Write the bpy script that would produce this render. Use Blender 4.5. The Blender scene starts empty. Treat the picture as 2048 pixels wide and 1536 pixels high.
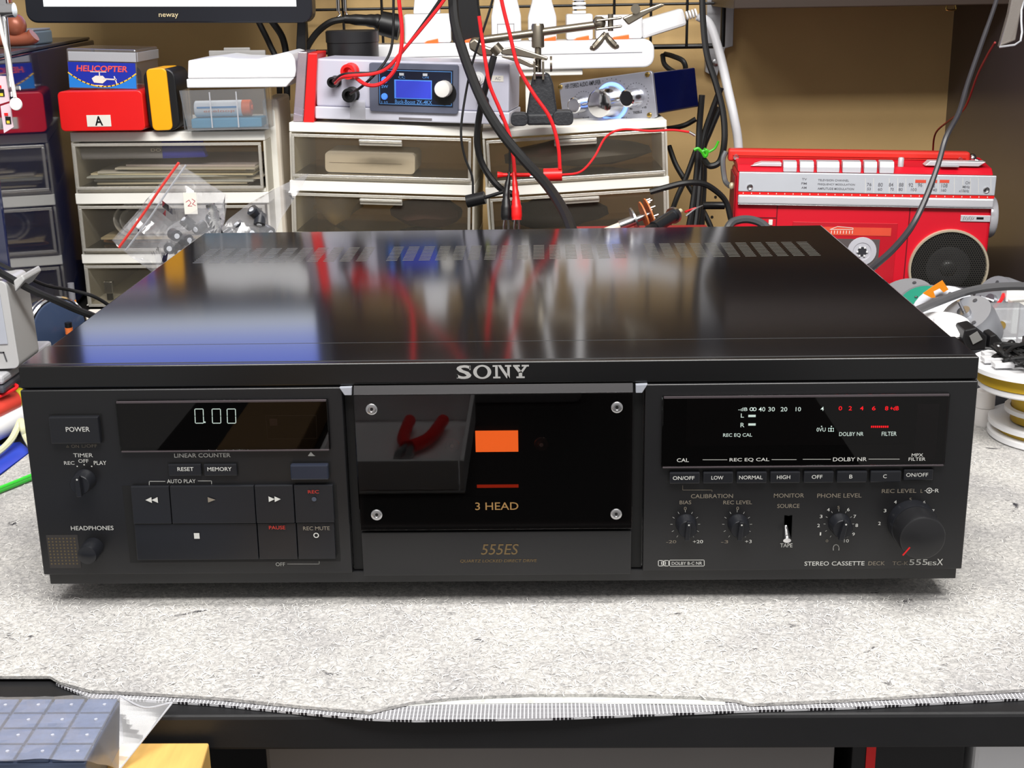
import bpy, bmesh, math, random
from mathutils import Vector, Matrix, Euler, noise

# ------------------------------------------------------------------ camera
SC = bpy.context.scene
FPX = 2650.0
CAM = Vector((.02228, -.56947, .28017))
ROT = Euler((math.radians(73.2538), math.radians(.948), math.radians(1.1848)), 'XYZ')
cd = bpy.data.cameras.new('camera'); cam = bpy.data.objects.new('camera', cd)
SC.collection.objects.link(cam); SC.camera = cam
cam.location = CAM; cam.rotation_euler = ROT
cd.sensor_width = 36; cd.lens = 36 * FPX / 2048; cd.clip_start = .01; cd.clip_end = 50
RM = ROT.to_matrix()

# ------------------------------------------------------------------ world, lights, exposure
w = bpy.data.worlds.new('room_light'); SC.world = w; w.use_nodes = True
w.node_tree.nodes['Background'].inputs[0].default_value = (1, .98, .96, 1)
w.node_tree.nodes['Background'].inputs[1].default_value = .30

def area(name, loc, target, sx, sy, power, col=(1, .98, .95)):
    ld = bpy.data.lights.new(name, 'AREA'); ld.shape = 'RECTANGLE'; ld.size = sx; ld.size_y = sy
    ld.energy = power; ld.color = col
    o = bpy.data.objects.new(name, ld); SC.collection.objects.link(o); o.location = loc
    o.rotation_euler = (Vector(target) - Vector(loc)).to_track_quat('-Z', 'Y').to_euler()
    return o
area('ceiling_light', (.10, -.85, 1.60), (.05, .30, 0), 1.4, .5, 25)
area('bench_lamp', (.05, -.12, .72), (.05, .22, 0), .80, .10, 3.7)
SC.view_settings.view_transform = 'Standard'; SC.view_settings.look = 'None'
SC.view_settings.gamma = 1; SC.view_settings.exposure = .68
SC.view_settings.use_curve_mapping = False

# ------------------------------------------------------------------ pixel -> place helpers
def ray(px, py): return RM @ Vector(((px - 1024) / FPX, -(py - 768) / FPX, -1))
def P(px, py, y=None, z=None, x=None):
    d = ray(px, py)
    t = (y - CAM.y) / d.y if y is not None else (z - CAM.z) / d.z if z is not None else (x - CAM.x) / d.x
    return CAM + d * t
class Frame:
    """front plane of a thing: origin at its top-left corner, x right, y back, z up"""
    def __init__(s, tl, Y0, tr, Y1):
        s.o = P(*tl, y=Y0); b = P(*tr, y=Y1)
        s.ux = (b - s.o).normalized(); s.uy = Vector((0, 0, 1)).cross(s.ux).normalized()
        s.uz = s.ux.cross(s.uy).normalized(); s.w = (b - s.o).length
    def L(s, px, py, d=0):
        r = ray(px, py); o = s.o + s.uy * d
        t = (o - CAM).dot(s.uy) / r.dot(s.uy); q = CAM + r * t - s.o
        return q.dot(s.ux), q.dot(s.uz)
    def R(s, x0, y0, x1, y1, d=0):
        """pixel rectangle -> x0,x1,z0,z1"""
        mx, my = (x0 + x1) / 2, (y0 + y1) / 2
        return s.L(x0, my, d)[0], s.L(x1, my, d)[0], s.L(mx, y1, d)[1], s.L(mx, y0, d)[1]
    def M(s):
        m = Matrix((s.ux, s.uy, s.uz)).transposed().to_4x4(); m.translation = s.o; return m
class World(Frame):
    def __init__(s, y=0):
        s.o = Vector((0, y, 0)); s.ux = Vector((1, 0, 0)); s.uy = Vector((0, 1, 0)); s.uz = Vector((0, 0, 1))

# ------------------------------------------------------------------ materials
def lin(c):
    return tuple(((v / 255) / 12.92 if v / 255 <= .04045 else ((v / 255 + .055) / 1.055) ** 2.4) for v in c) + (1,)
MATS = {}
def mat(name, col, rough=.45, metal=0, ior=1.45, emit=None, es=0, coat=0, var=.06, vs=40, bump=0, bs=200, stretch=None, trans=0, sss=0):
    if name in MATS: return MATS[name]
    m = bpy.data.materials.new(name); m.use_nodes = True; n = m.node_tree.nodes; l = m.node_tree.links
    b = n['Principled BSDF']; b.inputs['Roughness'].default_value = rough; b.inputs['Metallic'].default_value = metal
    b.inputs['IOR'].default_value = ior; b.inputs['Coat Weight'].default_value = coat; b.inputs['Coat Roughness'].default_value = .08
    b.inputs['Transmission Weight'].default_value = trans
    tc = n.new('ShaderNodeTexCoord'); mp = n.new('ShaderNodeMapping'); l.new(tc.outputs['Object'], mp.inputs[0])
    if stretch: mp.inputs['Scale'].default_value = stretch
    nz = n.new('ShaderNodeTexNoise'); nz.inputs['Scale'].default_value = vs; nz.inputs['Detail'].default_value = 4
    l.new(mp.outputs[0], nz.inputs['Vector'])
    c = lin(col); mx = n.new('ShaderNodeMix'); mx.data_type = 'RGBA'
    mx.inputs[6].default_value = tuple(v * (1 - var) for v in c[:3]) + (1,)
    mx.inputs[7].default_value = tuple(min(1, v * (1 + var)) for v in c[:3]) + (1,)
    l.new(nz.outputs[0], mx.inputs[0]); l.new(mx.outputs[2], b.inputs['Base Color'])
    if bump:
        n2 = n.new('ShaderNodeTexNoise'); n2.inputs['Scale'].default_value = bs; n2.inputs['Detail'].default_value = 5
        l.new(mp.outputs[0], n2.inputs['Vector'])
        bp = n.new('ShaderNodeBump'); bp.inputs['Strength'].default_value = bump; bp.inputs['Distance'].default_value = .001
        l.new(n2.outputs[0], bp.inputs['Height']); l.new(bp.outputs[0], b.inputs['Normal'])
    if sss:
        tl = n.new('ShaderNodeBsdfTranslucent'); l.new(mx.outputs[2], tl.inputs[0]); ms = n.new('ShaderNodeMixShader'); ms.inputs[0].default_value = sss
        l.new(b.outputs[0], ms.inputs[1]); l.new(tl.outputs[0], ms.inputs[2]); l.new(ms.outputs[0], n['Material Output'].inputs[0])
    if emit:
        b.inputs['Emission Color'].default_value = lin(emit); b.inputs['Emission Strength'].default_value = es
    MATS[name] = m; return m
def clear(name, tint=(235, 235, 235), gloss=.06, rough=.08, haze=0, hazecol=(230, 230, 235), ior=1.45):
    """clear / smoked plastic: tinted see-through, Fresnel gloss, optional milky haze"""
    if name in MATS: return MATS[name]
    m = bpy.data.materials.new(name); m.use_nodes = True; n = m.node_tree.nodes; l = m.node_tree.links
    n.remove(n['Principled BSDF']); out = n['Material Output']
    t = n.new('ShaderNodeBsdfTransparent'); t.inputs[0].default_value = lin(tint)
    g = n.new('ShaderNodeBsdfGlossy'); g.inputs['Roughness'].default_value = rough; g.inputs[0].default_value = (1, 1, 1, 1)
    d = n.new('ShaderNodeBsdfDiffuse'); d.inputs[0].default_value = lin(hazecol)
    nz = n.new('ShaderNodeTexNoise'); nz.inputs['Scale'].default_value = 60
    mr = n.new('ShaderNodeMapRange'); mr.inputs[3].default_value = haze * .8; mr.inputs[4].default_value = haze * 1.2
    l.new(nz.outputs[0], mr.inputs[0])
    a = n.new('ShaderNodeMixShader'); l.new(mr.outputs[0], a.inputs[0]); l.new(t.outputs[0], a.inputs[1]); l.new(d.outputs[0], a.inputs[2])
    f = n.new('ShaderNodeFresnel'); f.inputs[0].default_value = ior
    ad = n.new('ShaderNodeMath'); ad.operation = 'ADD'; ad.use_clamp = True; ad.inputs[1].default_value = gloss; l.new(f.outputs[0], ad.inputs[0])
    s = n.new('ShaderNodeMixShader'); l.new(ad.outputs[0], s.inputs[0]); l.new(a.outputs[0], s.inputs[1]); l.new(g.outputs[0], s.inputs[2])
    l.new(s.outputs[0], out.inputs[0]); MATS[name] = m; return m

# ------------------------------------------------------------------ mesh builder
COL = SC.collection
TXT = {}
def text_mesh(s):
    if s not in TXT:
        c = bpy.data.curves.new('t', 'FONT'); c.body = s.strip('\b'); c.resolution_u = 3; c.offset = .022 if s[0] == '\b' else .004
        o = bpy.data.objects.new('t', c); me = bpy.data.meshes.new_from_object(o)
        vs = [v.co.copy() for v in me.vertices]; fs = [tuple(p.vertices) for p in me.polygons]
        x0 = min(v.x for v in vs); x1 = max(v.x for v in vs); y0 = min(v.y for v in vs); y1 = max(v.y for v in vs)
        TXT[s] = ([((v.x - x0) / (x1 - x0), (v.y - y0) / (y1 - y0)) for v in vs], fs)
        bpy.data.objects.remove(o); bpy.data.curves.remove(c); bpy.data.meshes.remove(me)
    return TXT[s]
def spline(pts, sub=6):
    pts = [Vector(p) for p in pts]
    if len(pts) < 3 or sub < 2: return pts
    q = [pts[0] * 2 - pts[1]] + pts + [pts[-1] * 2 - pts[-2]]; out = []
    for i in range(1, len(q) - 2):
        a, b, c, d = q[i - 1:i + 3]
        for k in range(sub):
            t = k / sub
            out.append(.5 * ((2 * b) + (c - a) * t + (2 * a - 5 * b + 4 * c - d) * t * t + (3 * b - a - 3 * c + d) * t ** 3))
    out.append(pts[-1]); return out
class B:
    def __init__(s): s.bm = bmesh.new()
    def _merge(s, t):
        me = bpy.data.meshes.new('x'); t.to_mesh(me); t.free(); s.bm.from_mesh(me); bpy.data.meshes.remove(me)
    def prism(s, pts, y0, y1, bev=0, seg=2, plane='xz'):
        """outline in xz (or xy / yz) pushed along the third axis"""
        t = bmesh.new(); n = len(pts)
        f = {'xz': lambda p, d: (p[0], d, p[1]), 'xy': lambda p, d: (p[0], p[1], d), 'yz': lambda p, d: (d, p[0], p[1])}[plane]
        a = [t.verts.new(f(p, y0)) for p in pts]; b = [t.verts.new(f(p, y1)) for p in pts]
        t.faces.new(a); t.faces.new(b[::-1])
        for i in range(n): t.faces.new((a[i], b[i], b[(i + 1) % n], a[(i + 1) % n]))
        bmesh.ops.recalc_face_normals(t, faces=t.faces)
        if bev: bmesh.ops.bevel(t, geom=list(t.edges), offset=bev, segments=seg, affect='EDGES', profile=.5, clamp_overlap=True)
        s._merge(t); return s
    def box(s, x0, x1, y0, y1, z0, z1, bev=0, seg=2):
        return s.prism([(x0, z0), (x1, z0), (x1, z1), (x0, z1)], y0, y1, bev, seg)
    def rbox(s, x0, x1, y0, y1, z0, z1, r, bev=0, n=6):
        """box with rounded corners in the front view"""
        pts = []
        for cx, cz, a0 in ((x1 - r, z1 - r, 0), (x0 + r, z1 - r, 90), (x0 + r, z0 + r, 180), (x1 - r, z0 + r, 270)):
            for k in range(n + 1):
                a = math.radians(a0 + 90 * k / n); pts.append((cx + r * math.cos(a), cz + r * math.sin(a)))
        return s.prism(pts, y0, y1, bev)
    def ring(s, c, axis, r, n, ref=None):
        axis = axis.normalized()
        ref = ref or (Vector((0, 0, 1)) if abs(axis.z) < .9 else Vector((1, 0, 0)))
        u = axis.cross(ref).normalized(); v = axis.cross(u).normalized()
        return [s.bm.verts.new(c + (u * math.cos(2 * math.pi * k / n) + v * math.sin(2 * math.pi * k / n)) * r) for k in range(n)]
    def skin(s, rings, cap=True):
        fs = []
        for a, b in zip(rings, rings[1:]):
            n = len(a)
            for k in range(n): fs.append(s.bm.faces.new((a[k], b[k], b[(k + 1) % n], a[(k + 1) % n])))
        if cap: fs.append(s.bm.faces.new(rings[0])); fs.append(s.bm.faces.new(rings[-1][::-1]))
        bmesh.ops.recalc_face_normals(s.bm, faces=fs)
        for f in fs: f.smooth = True
    def lathe(s, o, axis, prof, n=24, cap=True):
        """prof: (radius, distance along axis)"""
        o = Vector(o); axis = Vector(axis).normalized()
        s.skin([s.ring(o + axis * h, axis, max(r, 1e-5), n) for r, h in prof], cap); return s
    def cyl(s, a, b, r, r2=None, n=16):
        a, b = Vector(a), Vector(b); return s.lathe(a, b - a, [(r, 0), (r if r2 is None else r2, (b - a).length)], n)
    def tube(s, pts, r, n=8, sub=6, cap=True):
        ps = spline(pts, sub); rs = []; ref = None
        for i, p in enumerate(ps):
            t = (ps[min(i + 1, len(ps) - 1)] - ps[max(i - 1, 0)]).normalized()
            if ref is None: ref = Vector((0, 0, 1)) if abs(t.z) < .9 else Vector((1, 0, 0))
            u = t.cross(ref).normalized(); ref = u.cross(t).normalized()
            rr = r[min(len(r) - 1, int(i * len(r) / len(ps)))] if isinstance(r, (list, tuple)) else r
            rs.append([s.bm.verts.new(p + (u * math.cos(2 * math.pi * k / n) + ref * math.sin(2 * math.pi * k / n)) * rr) for k in range(n)])
        s.skin(rs, cap); return s
    def sph(s, c, r, n=14, m=8):
        c = Vector(c); r = r if isinstance(r, (tuple, list)) else (r, r, r); rs = []
        for i in range(1, m):
            a = math.pi * i / m
            rs.append([s.bm.verts.new((c.x + r[0] * math.sin(a) * math.cos(2 * math.pi * k / n), c.y + r[1] * math.sin(a) * math.sin(2 * math.pi * k / n), c.z + r[2] * math.cos(a))) for k in range(n)])
        s.skin(rs); return s
    def poly(s, pts): s.bm.faces.new([s.bm.verts.new(p) for p in pts]); return s
    def text(s, t, x0, x1, z0, z1, y, shear=0, plane='xz', rot=0):
        vs, fs = text_mesh(t); nv = []
        for a, b in vs:
            u = x0 + a * (x1 - x0) + shear * b * (z1 - z0); v = z0 + b * (z1 - z0)
            nv.append(s.bm.verts.new((u, y, v) if plane == 'xz' else (u, v, y)))
        for f in fs:
            try: s.bm.faces.new([nv[i] for i in f])
            except ValueError: pass
        return s
    def line(s, pts, wd, y):
        """flat stroke in the xz plane"""
        for (a, b), (c, d) in zip(pts, pts[1:]):
            t = Vector((c - a, d - b)); L = t.length; t /= L; q = Vector((-t.y, t.x)) * wd / 2; e = t * wd / 2
            s.poly([(a - e.x + q.x, y, b - e.y + q.y), (a - e.x - q.x, y, b - e.y - q.y), (c + e.x - q.x, y, d + e.y - q.y), (c + e.x + q.x, y, d + e.y + q.y)])
        return s
    def disc(s, c, r, y, n=20, r0=0):
        for k in range(n):
            a, b = 2 * math.pi * k / n, 2 * math.pi * (k + 1) / n
            q = [(c[0] + rr * math.cos(t), y, c[1] + rr * math.sin(t)) for rr, t in ((r, a), (r, b), (r0, b), (r0, a))]
            s.poly(q if r0 else q[:3])
        return s
    def obj(s, name, m, parent=None, kind=None, label=None):
        me = bpy.data.meshes.new(name); s.bm.to_mesh(me); s.bm.free()
        fl = [p.use_smooth for p in me.polygons]; me.set_sharp_from_angle(angle=math.radians(38)); me.polygons.foreach_set('use_smooth', fl); me.materials.append(m)
        o = bpy.data.objects.new(name, me); COL.objects.link(o)
        if parent: o.parent = parent
        if kind: o['kind'] = kind
        if label: o['label'] = label
        return o
class Words(B):
    '''print on a panel: every word, line and dot becomes a part of its own'''
    def __init__(s): s.items = []; s.bm = None
    def text(s, *a, **k): s.items.append(B().text(*a, **k)); return s
    def line(s, *a, **k): s.items.append(B().line(*a, **k)); return s
    def disc(s, *a, **k): s.items.append(B().disc(*a, **k)); return s
    def poly(s, *a, **k): s.items.append(B().poly(*a, **k)); return s
    def obj(s, name, m, parent=None):
        for b in s.items: B.obj(b, name, m, parent)
ROOTS = []
def thing(name, label, cat, fr=None, group=None):
    o = bpy.data.objects.new(name, None); o.empty_display_size = .01; COL.objects.link(o)
    if fr: o.matrix_world = fr.M()
    o['label'] = label; o['category'] = cat
    if group: o['group'] = group
    ROOTS.append(o); return o
def tag(o, label, cat, group=None, fr=None):
    if fr: o.matrix_world = fr.M()
    o['label'] = label; o['category'] = cat
    if group: o['group'] = group
    return o
def struct(o): o['kind'] = 'structure'; return o

# ================================================================== SETTING
wallm = mat('tan_board', (205, 172, 118), .75, var=.10, vs=14, bump=.15, bs=300)
YW = .88
W_ = World(YW)
xr = P(1887, 300, y=YW).x
struct(B().box(-1.0, xr + .02, YW, YW + .02, -.03, 1.0).obj('wall_back', wallm))
pinm = mat('dark_hole', (40, 32, 24), .8)
wb = bpy.data.objects['wall_back']
for px, py in ((1431, 394), (1424, 434), (1434, 470)):
    x, z = W_.L(px, py); B().cyl((x, YW - .0006, z), (x, YW, z), .0016, n=10).obj('peg_hole', pinm, wb)
sidem = mat('dark_side_panel', (62, 56, 62), .32, var=.12, vs=9, coat=.3)
struct(B().box(xr, xr + .02, .28, YW, -.03, 1.0).obj('wall_right', sidem))
# dark shelf fascia over the right half of the wall
zs = P(1650, 15, y=.70).z
sh = thing('overhead_shelf', 'dark brown shelf board above the bare tan wall, top right', 'shelf')
shm = mat('dark_shelf_wood', (52, 40, 32), .5, var=.2, vs=12, stretch=(1, 1, 8))
B().box(P(1468, 8, y=.70).x, xr - .001, .70, YW - .001, zs, zs + .03, .001).obj('board', shm, sh)
B().box(-.70, xr - .001, .80, YW - .001, .345, .365, .001).obj('unseen_upper_board', shm, sh)  # unseen boards added to darken what the deck cover mirrors
B().box(-.70, xr - .001, .87, YW - .0005, .3655, .60, .001).obj('unseen_back_panel', shm, sh)
x, z = W_.L(1806, 6); B().tube([(x - .004, .71, zs - .0001), (x - .004, .71, zs - .004), (x + .004, .71, zs - .004), (x + .004, .71, zs - .0001)], .0008, 6).obj('cup_hook', mat('brass', (190, 160, 90), .3, 1), sh)

benchm = mat('black_bench', (22, 22, 24), .5, var=.3, vs=25, bump=.2, bs=120)
be = thing('workbench', 'black workbench under the grey felt mat', 'workbench')
B().box(-.95, .95, -.0945, .879, -.0188, -.0030, .0015).obj('tabletop', benchm, be)
B().box(-.93, .93, .50, .52, -.075, -.0190, .001).obj('apron', benchm, be)
for sx in (-.9, .9):
    for sy in (.0, .84): B().box(sx - .02, sx + .02, sy - .0, sy + .035, -.73, -.0190, .001).obj('leg', benchm, be)
floorm = mat('floor_grey', (48, 46, 46), .6, var=.1)
struct(B().box(-1.5, 1.5, -1.6, 1.2, -.75, -.73).obj('floor', floorm))
# pull-out tray below the bench top
tr = thing('lower_tray', 'grey tray below the black bench edge', 'tray')
traym = mat('grey_tray', (104, 102, 102), .5, var=.12, vs=10)
B().box(-.55, .55, -.30, .42, -.150, -.142, .001).obj('tray_base', traym, tr)
for s in (-1, 1): B().box(min(s * .55, s * .54), max(s * .55, s * .54), -.30, .42, -.1418, -.076, .001).obj('hanger', traym, tr)

# ------------------------------------------------------------------ felt mat, mesh edging
def felt_material():
    m = bpy.data.materials.new('grey_felt'); m.use_nodes = True; n = m.node_tree.nodes; l = m.node_tree.links
    b = n['Principled BSDF']; b.inputs['Roughness'].default_value = .95; b.inputs['Specular IOR Level'].default_value = .1
    tc = n.new('ShaderNodeTexCoord')
    def nz(sc, det, ro=.6, dist=0):
        t = n.new('ShaderNodeTexNoise'); t.inputs['Scale'].default_value = sc; t.inputs['Detail'].default_value = det
        t.inputs['Roughness'].default_value = ro; t.inputs['Distortion'].default_value = dist; l.new(tc.outputs['Object'], t.inputs['Vector']); return t
    fine = nz(420, 6, .75, 1.2); big = nz(16, 4); dirt = nz(55, 5, .65, .5)
    r1 = n.new('ShaderNodeValToRGB'); r1.color_ramp.elements[0].position = .33; r1.color_ramp.elements[0].color = lin((146, 145, 144))
    r1.color_ramp.elements[1].position = .62; r1.color_ramp.elements[1].color = lin((224, 221, 216)); l.new(fine.outputs[0], r1.inputs[0])
    r2 = n.new('ShaderNodeValToRGB'); r2.color_ramp.elements[0].position = .3; r2.color_ramp.elements[0].color = (.72, .72, .75, 1)
    r2.color_ramp.elements[1].position = .6; r2.color_ramp.elements[1].color = (1, 1, 1, 1); l.new(big.outputs[0], r2.inputs[0])
    r3 = n.new('ShaderNodeValToRGB'); r3.color_ramp.elements[0].position = .30; r3.color_ramp.elements[0].color = (.12, .12, .14, 1)
    r3.color_ramp.elements[1].position = .36; r3.color_ramp.elements[1].color = (1, 1, 1, 1); l.new(dirt.outputs[0], r3.inputs[0])
    def mul(a, c):
        x = n.new('ShaderNodeMix'); x.data_type = 'RGBA'; x.blend_type = 'MULTIPLY'; x.inputs[0].default_value = 1
        l.new(a, x.inputs[6]); l.new(c, x.inputs[7]); return x.outputs[2]
    l.new(mul(mul(r1.outputs[0], r2.outputs[0]), r3.outputs[0]), b.inputs['Base Color'])
    bp = n.new('ShaderNodeBump'); bp.inputs['Strength'].default_value = .8; bp.inputs['Distance'].default_value = .0012
    l.new(fine.outputs[0], bp.inputs['Height']); l.new(bp.outputs[0], b.inputs['Normal'])
    return m
feltm = felt_material()
G = lambda px, py, z=0: P(px, py, z=z)
front = [(-160, 1348), (0, 1352), (100, 1352), (118, 1363), (180, 1380), (300, 1386), (430, 1394), (600, 1411), (740, 1423), (775, 1414), (820, 1404),
         (920, 1394), (1060, 1388), (1200, 1388), (1400, 1393), (1470, 1399), (1500, 1407), (1700, 1398), (2048, 1378), (2250, 1366)]
fo = [G(*p) for p in front]
out = [(v.x, v.y) for v in fo]
out[0] = (-.62, out[0][1]); out[-1] = (.62, out[-1][1])
bl = [G(60, 905), G(0, 952)]
out += [(.62, .36), (-.15, .36), (-.2, .27), (bl[0].x, bl[0].y), (bl[1].x, bl[1].y), (bl[1].x - .2, bl[1].y - .14)]
random.seed(3)
fm = thing('felt_mat', 'whitish grey felt mat lying under the cassette deck', 'mat')
felt = B().prism(out, -.0014, 0, plane='xy').obj('felt_sheet', feltm, fm)
# loose fibres standing out of the felt
fb = B(); rf = random.Random(5)
for i in range(9000):
    x = rf.uniform(-.30, .36); y = rf.uniform(-.088, .02) if i < 6500 else rf.uniform(0, .2)
    if abs(x) < .205 and y > .004: continue
    pyx = 0
    if y < -.05:
        lim = None
        for a, c in zip(fo, fo[1:]):
            if a.x <= x <= c.x: lim = a.y + (c.y - a.y) * (x - a.x) / (c.x - a.x + 1e-9)
        if lim is None or y < lim + .001: continue
    a = rf.uniform(0, 6.28); L = rf.uniform(.002, .005); cur = rf.uniform(-2.5, 2.5); pv = Vector((x, y, .0001)); prev = None
    wd = rf.uniform(.00008, .00018)
    for k in range(4):
        d = Vector((math.cos(a), math.sin(a), 0)); q = Vector((-d.y, d.x, .3)) * wd
        h = Vector((0, 0, math.sin(k / 3 * math.pi) * rf.uniform(.0001, .0009)))
        cur2 = (fb.bm.verts.new(pv + h + q), fb.bm.verts.new(pv + h - q))
        if prev: fb.bm.faces.new((prev[0], prev[1], cur2[1], cur2[0]))
        prev = cur2; pv = pv + d * L / 3; a += cur / 3
fb.obj('fibres', mat('felt_fibre', (222, 220, 216), .9), fm, kind='stuff')
# mesh sheet under the felt
def mesh_material():
    m = bpy.data.materials.new('woven_mesh'); m.use_nodes = True; n = m.node_tree.nodes; l = m.node_tree.links
    b = n['Principled BSDF']; b.inputs['Roughness'].default_value = .6
    tc = n.new('ShaderNodeTexCoord'); br = n.new('ShaderNodeTexBrick'); br.offset = 0; br.squash = 1
    br.inputs['Scale'].default_value = 1; br.inputs['Brick Width'].default_value = .0016; br.inputs['Row Height'].default_value = .0011
    br.inputs['Mortar Size'].default_value = .00028; br.inputs['Mortar Smooth'].default_value = .2
    br.inputs['Color1'].default_value = lin((26, 24, 28)); br.inputs['Color2'].default_value = lin((36, 32, 38)); br.inputs['Mortar'].default_value = lin((186, 186, 190))
    l.new(tc.outputs['Object'], br.inputs['Vector']); l.new(br.outputs[0], b.inputs['Base Color']); return m
mf = [(112, 1360), (180, 1388), (300, 1393), (430, 1401), (600, 1418), (740, 1430), (830, 1433), (1100, 1429), (1480, 1414), (1700, 1407), (2048, 1389), (2250, 1380)]
mo = [G(*p, z=-.0016) for p in [(a_, c_ + 7) for a_, c_ in mf]]; mo[-1].x = .5
mp_ = [(v.x, v.y) for v in mo] + [(v.x, min(v.y + .03, .0)) for v in mo[::-1]]
tag(B().prism(mp_, -.0027, -.0017, plane='xy').obj('mesh_sheet', mesh_material()), 'black and white woven mesh sheet peeking out under the felt front edge', 'mesh sheet')
pw = [G(x, y, z=-.0015) for x, y in ((790, 1409), (900, 1404), (1150, 1402), (1450, 1405))]
tag(B().prism([(v.x, v.y - .0015) for v in pw] + [(v.x, v.y + .008) for v in pw[::-1]], -.00168, -.00148, plane='xy').obj('tape_strip', mat('old_tape', (188, 190, 186), .4, var=.35, vs=160)),
    'pale old tape strip between felt and woven mesh', 'tape')

# ================================================================== CASSETTE DECK
deck = thing('cassette_deck', 'black cassette tape deck standing on the felt mat', 'cassette deck')
D = World(0)
HX = .215; ZT = .11923; Z0 = .012
topm = mat('black_lacquer', (15, 15, 18), .10, ior=2.5, var=.15, vs=30, coat=.0)
facem = mat('black_faceplate', (20, 20, 22), .33, ior=1.5, var=.1, vs=60, stretch=(.05, 1, 3))
btnm = mat('black_button', (24, 25, 29), .28, var=.05)
gapm = mat('black_recess', (5, 5, 6), .6)
silk = mat('silkscreen_white', (190, 190, 186), .6, var=.02)
silkd = mat('silkscreen_dim', (120, 112, 100), .6, var=.02)
goldm = mat('silkscreen_gold', (96, 78, 48), .5, var=.02)
redp = mat('silkscreen_red', (170, 40, 28), .5, var=.02)
smoke = clear('smoked_glass', (165, 155, 155), .0, .015, ior=1.36)
chrome = mat('chrome', (220, 220, 222), .12, 1, var=.03)
steel = mat('steel', (190, 190, 192), .28, 1, var=.05)
edgem = mat('highlight_edge', (92, 84, 88), .22, .6)  # pale tone standing in for highlights along the window edges
vfd = mat('display_glow', (215, 240, 235), .4, emit=(205, 235, 225), es=1.6)
vfr = mat('display_red', (255, 30, 40), .4, emit=(255, 16, 30), es=2.2)
org = mat('orange_backlight', (255, 120, 40), .4, emit=(255, 120, 45), es=3.6)

B().box(-.2138, .2138, .036, .338, .0205, ZT - .0003, .0012).obj('cover', topm, deck)
B().box(-.2125, .2125, .03, .336, Z0, .0203).obj('chassis', gapm, deck)
B().box(-HX, HX, .0042, .0357, .0172, ZT, .0005).obj('front_frame', topm, deck)
band = B().box(-HX, HX, 0, .0041, .1088, ZT - .00005, .0007, 3).obj('header_band', mat('black_gloss_band', (12, 12, 13), .2, ior=1.5, var=.05), deck)
plinth = B().box(-.2135, .2135, .0015, .0295, .0112, .0168, .0004).obj('plinth', facem, deck)
for sx in (-1, 1):
    for sy in (.05, .30): B().lathe((sx * .17, sy, 0), (0, 0, 1), [(.014, 0), (.016, .001), (.015, .0119)], 20).obj('foot', gapm, deck)
xl = D.L(692, 900)[0]; xrr = D.L(1288, 900)[0]
plates = []
for a, c in ((-HX, xl), (xrr, HX)):
    plates.append(B().box(a, c, -.0012, .0041, .0173, .1083, .0006, 3).obj('faceplate', facem, deck))
B().box(xl + .0003, xrr - .0003, .003, .0041, .0173, .1083).obj('well_back', gapm, deck)

# SONY-style wide slab lettering
bl_ = B(); x0, x1, z0, z1 = D.R(913, 730, 1058, 756.5)
def U(u): return x0 + u * (x1 - x0)
def V(v): return z0 + v * (z1 - z0)
yb = -.00025; hh = z1 - z0
def quad(pts): bl_.poly([(U(a), yb, V(b)) for a, b in pts])
bl_.text('\bS', U(0), U(.205), V(-.02), V(1.02), yb)
quad([(.002, .02), (.02, .02), (.02, .34), (.002, .34)]); quad([(.178, .66), (.196, .66), (.196, .98), (.178, .98)])
N = 28; cx, cz = .355, .5
for k in range(N):
    a, b = 2 * math.pi * k / N, 2 * math.pi * (k + 1) / N
    quad([(cx + .125 * math.cos(a), cz + .53 * math.sin(a)), (cx + .125 * math.cos(b), cz + .53 * math.sin(b)),
          (cx + .075 * math.cos(b), cz + .40 * math.sin(b)), (cx + .075 * math.cos(a), cz + .40 * math.sin(a))])
quad([(.505, .0), (.605, .0), (.605, .13), (.505, .13)]); quad([(.535, .13), (.57, .13), (.57, 1), (.535, 1)]); quad([(.5, .87), (.535, .87), (.535, 1), (.5, 1)])
quad([(.57, 1), (.615, 1), (.735, 0), (.69, 0)][::-1]); quad([(.70, 0), (.735, 0), (.735, .87), (.70, .87)]); quad([(.67, .87), (.757, .87), (.757, 1), (.67, 1)])
quad([(.782, .87), (.875, .87), (.875, 1), (.782, 1)]); quad([(.90, .87), (1, .87), (1, 1), (.90, 1)])
quad([(.79, .87), (.845, .87), (.905, .45), (.86, .38)][::-1]); quad([(.935, .87), (.97, .87), (.905, .38), (.875, .45)][::-1])
quad([(.858, .13), (.906, .13), (.906, .48), (.858, .48)]); quad([(.825, 0), (.94, 0), (.94, .13), (.825, .13)])
bl_.obj('maker_lettering', mat('silver_print', (205, 205, 203), .35, .6), band)

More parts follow.
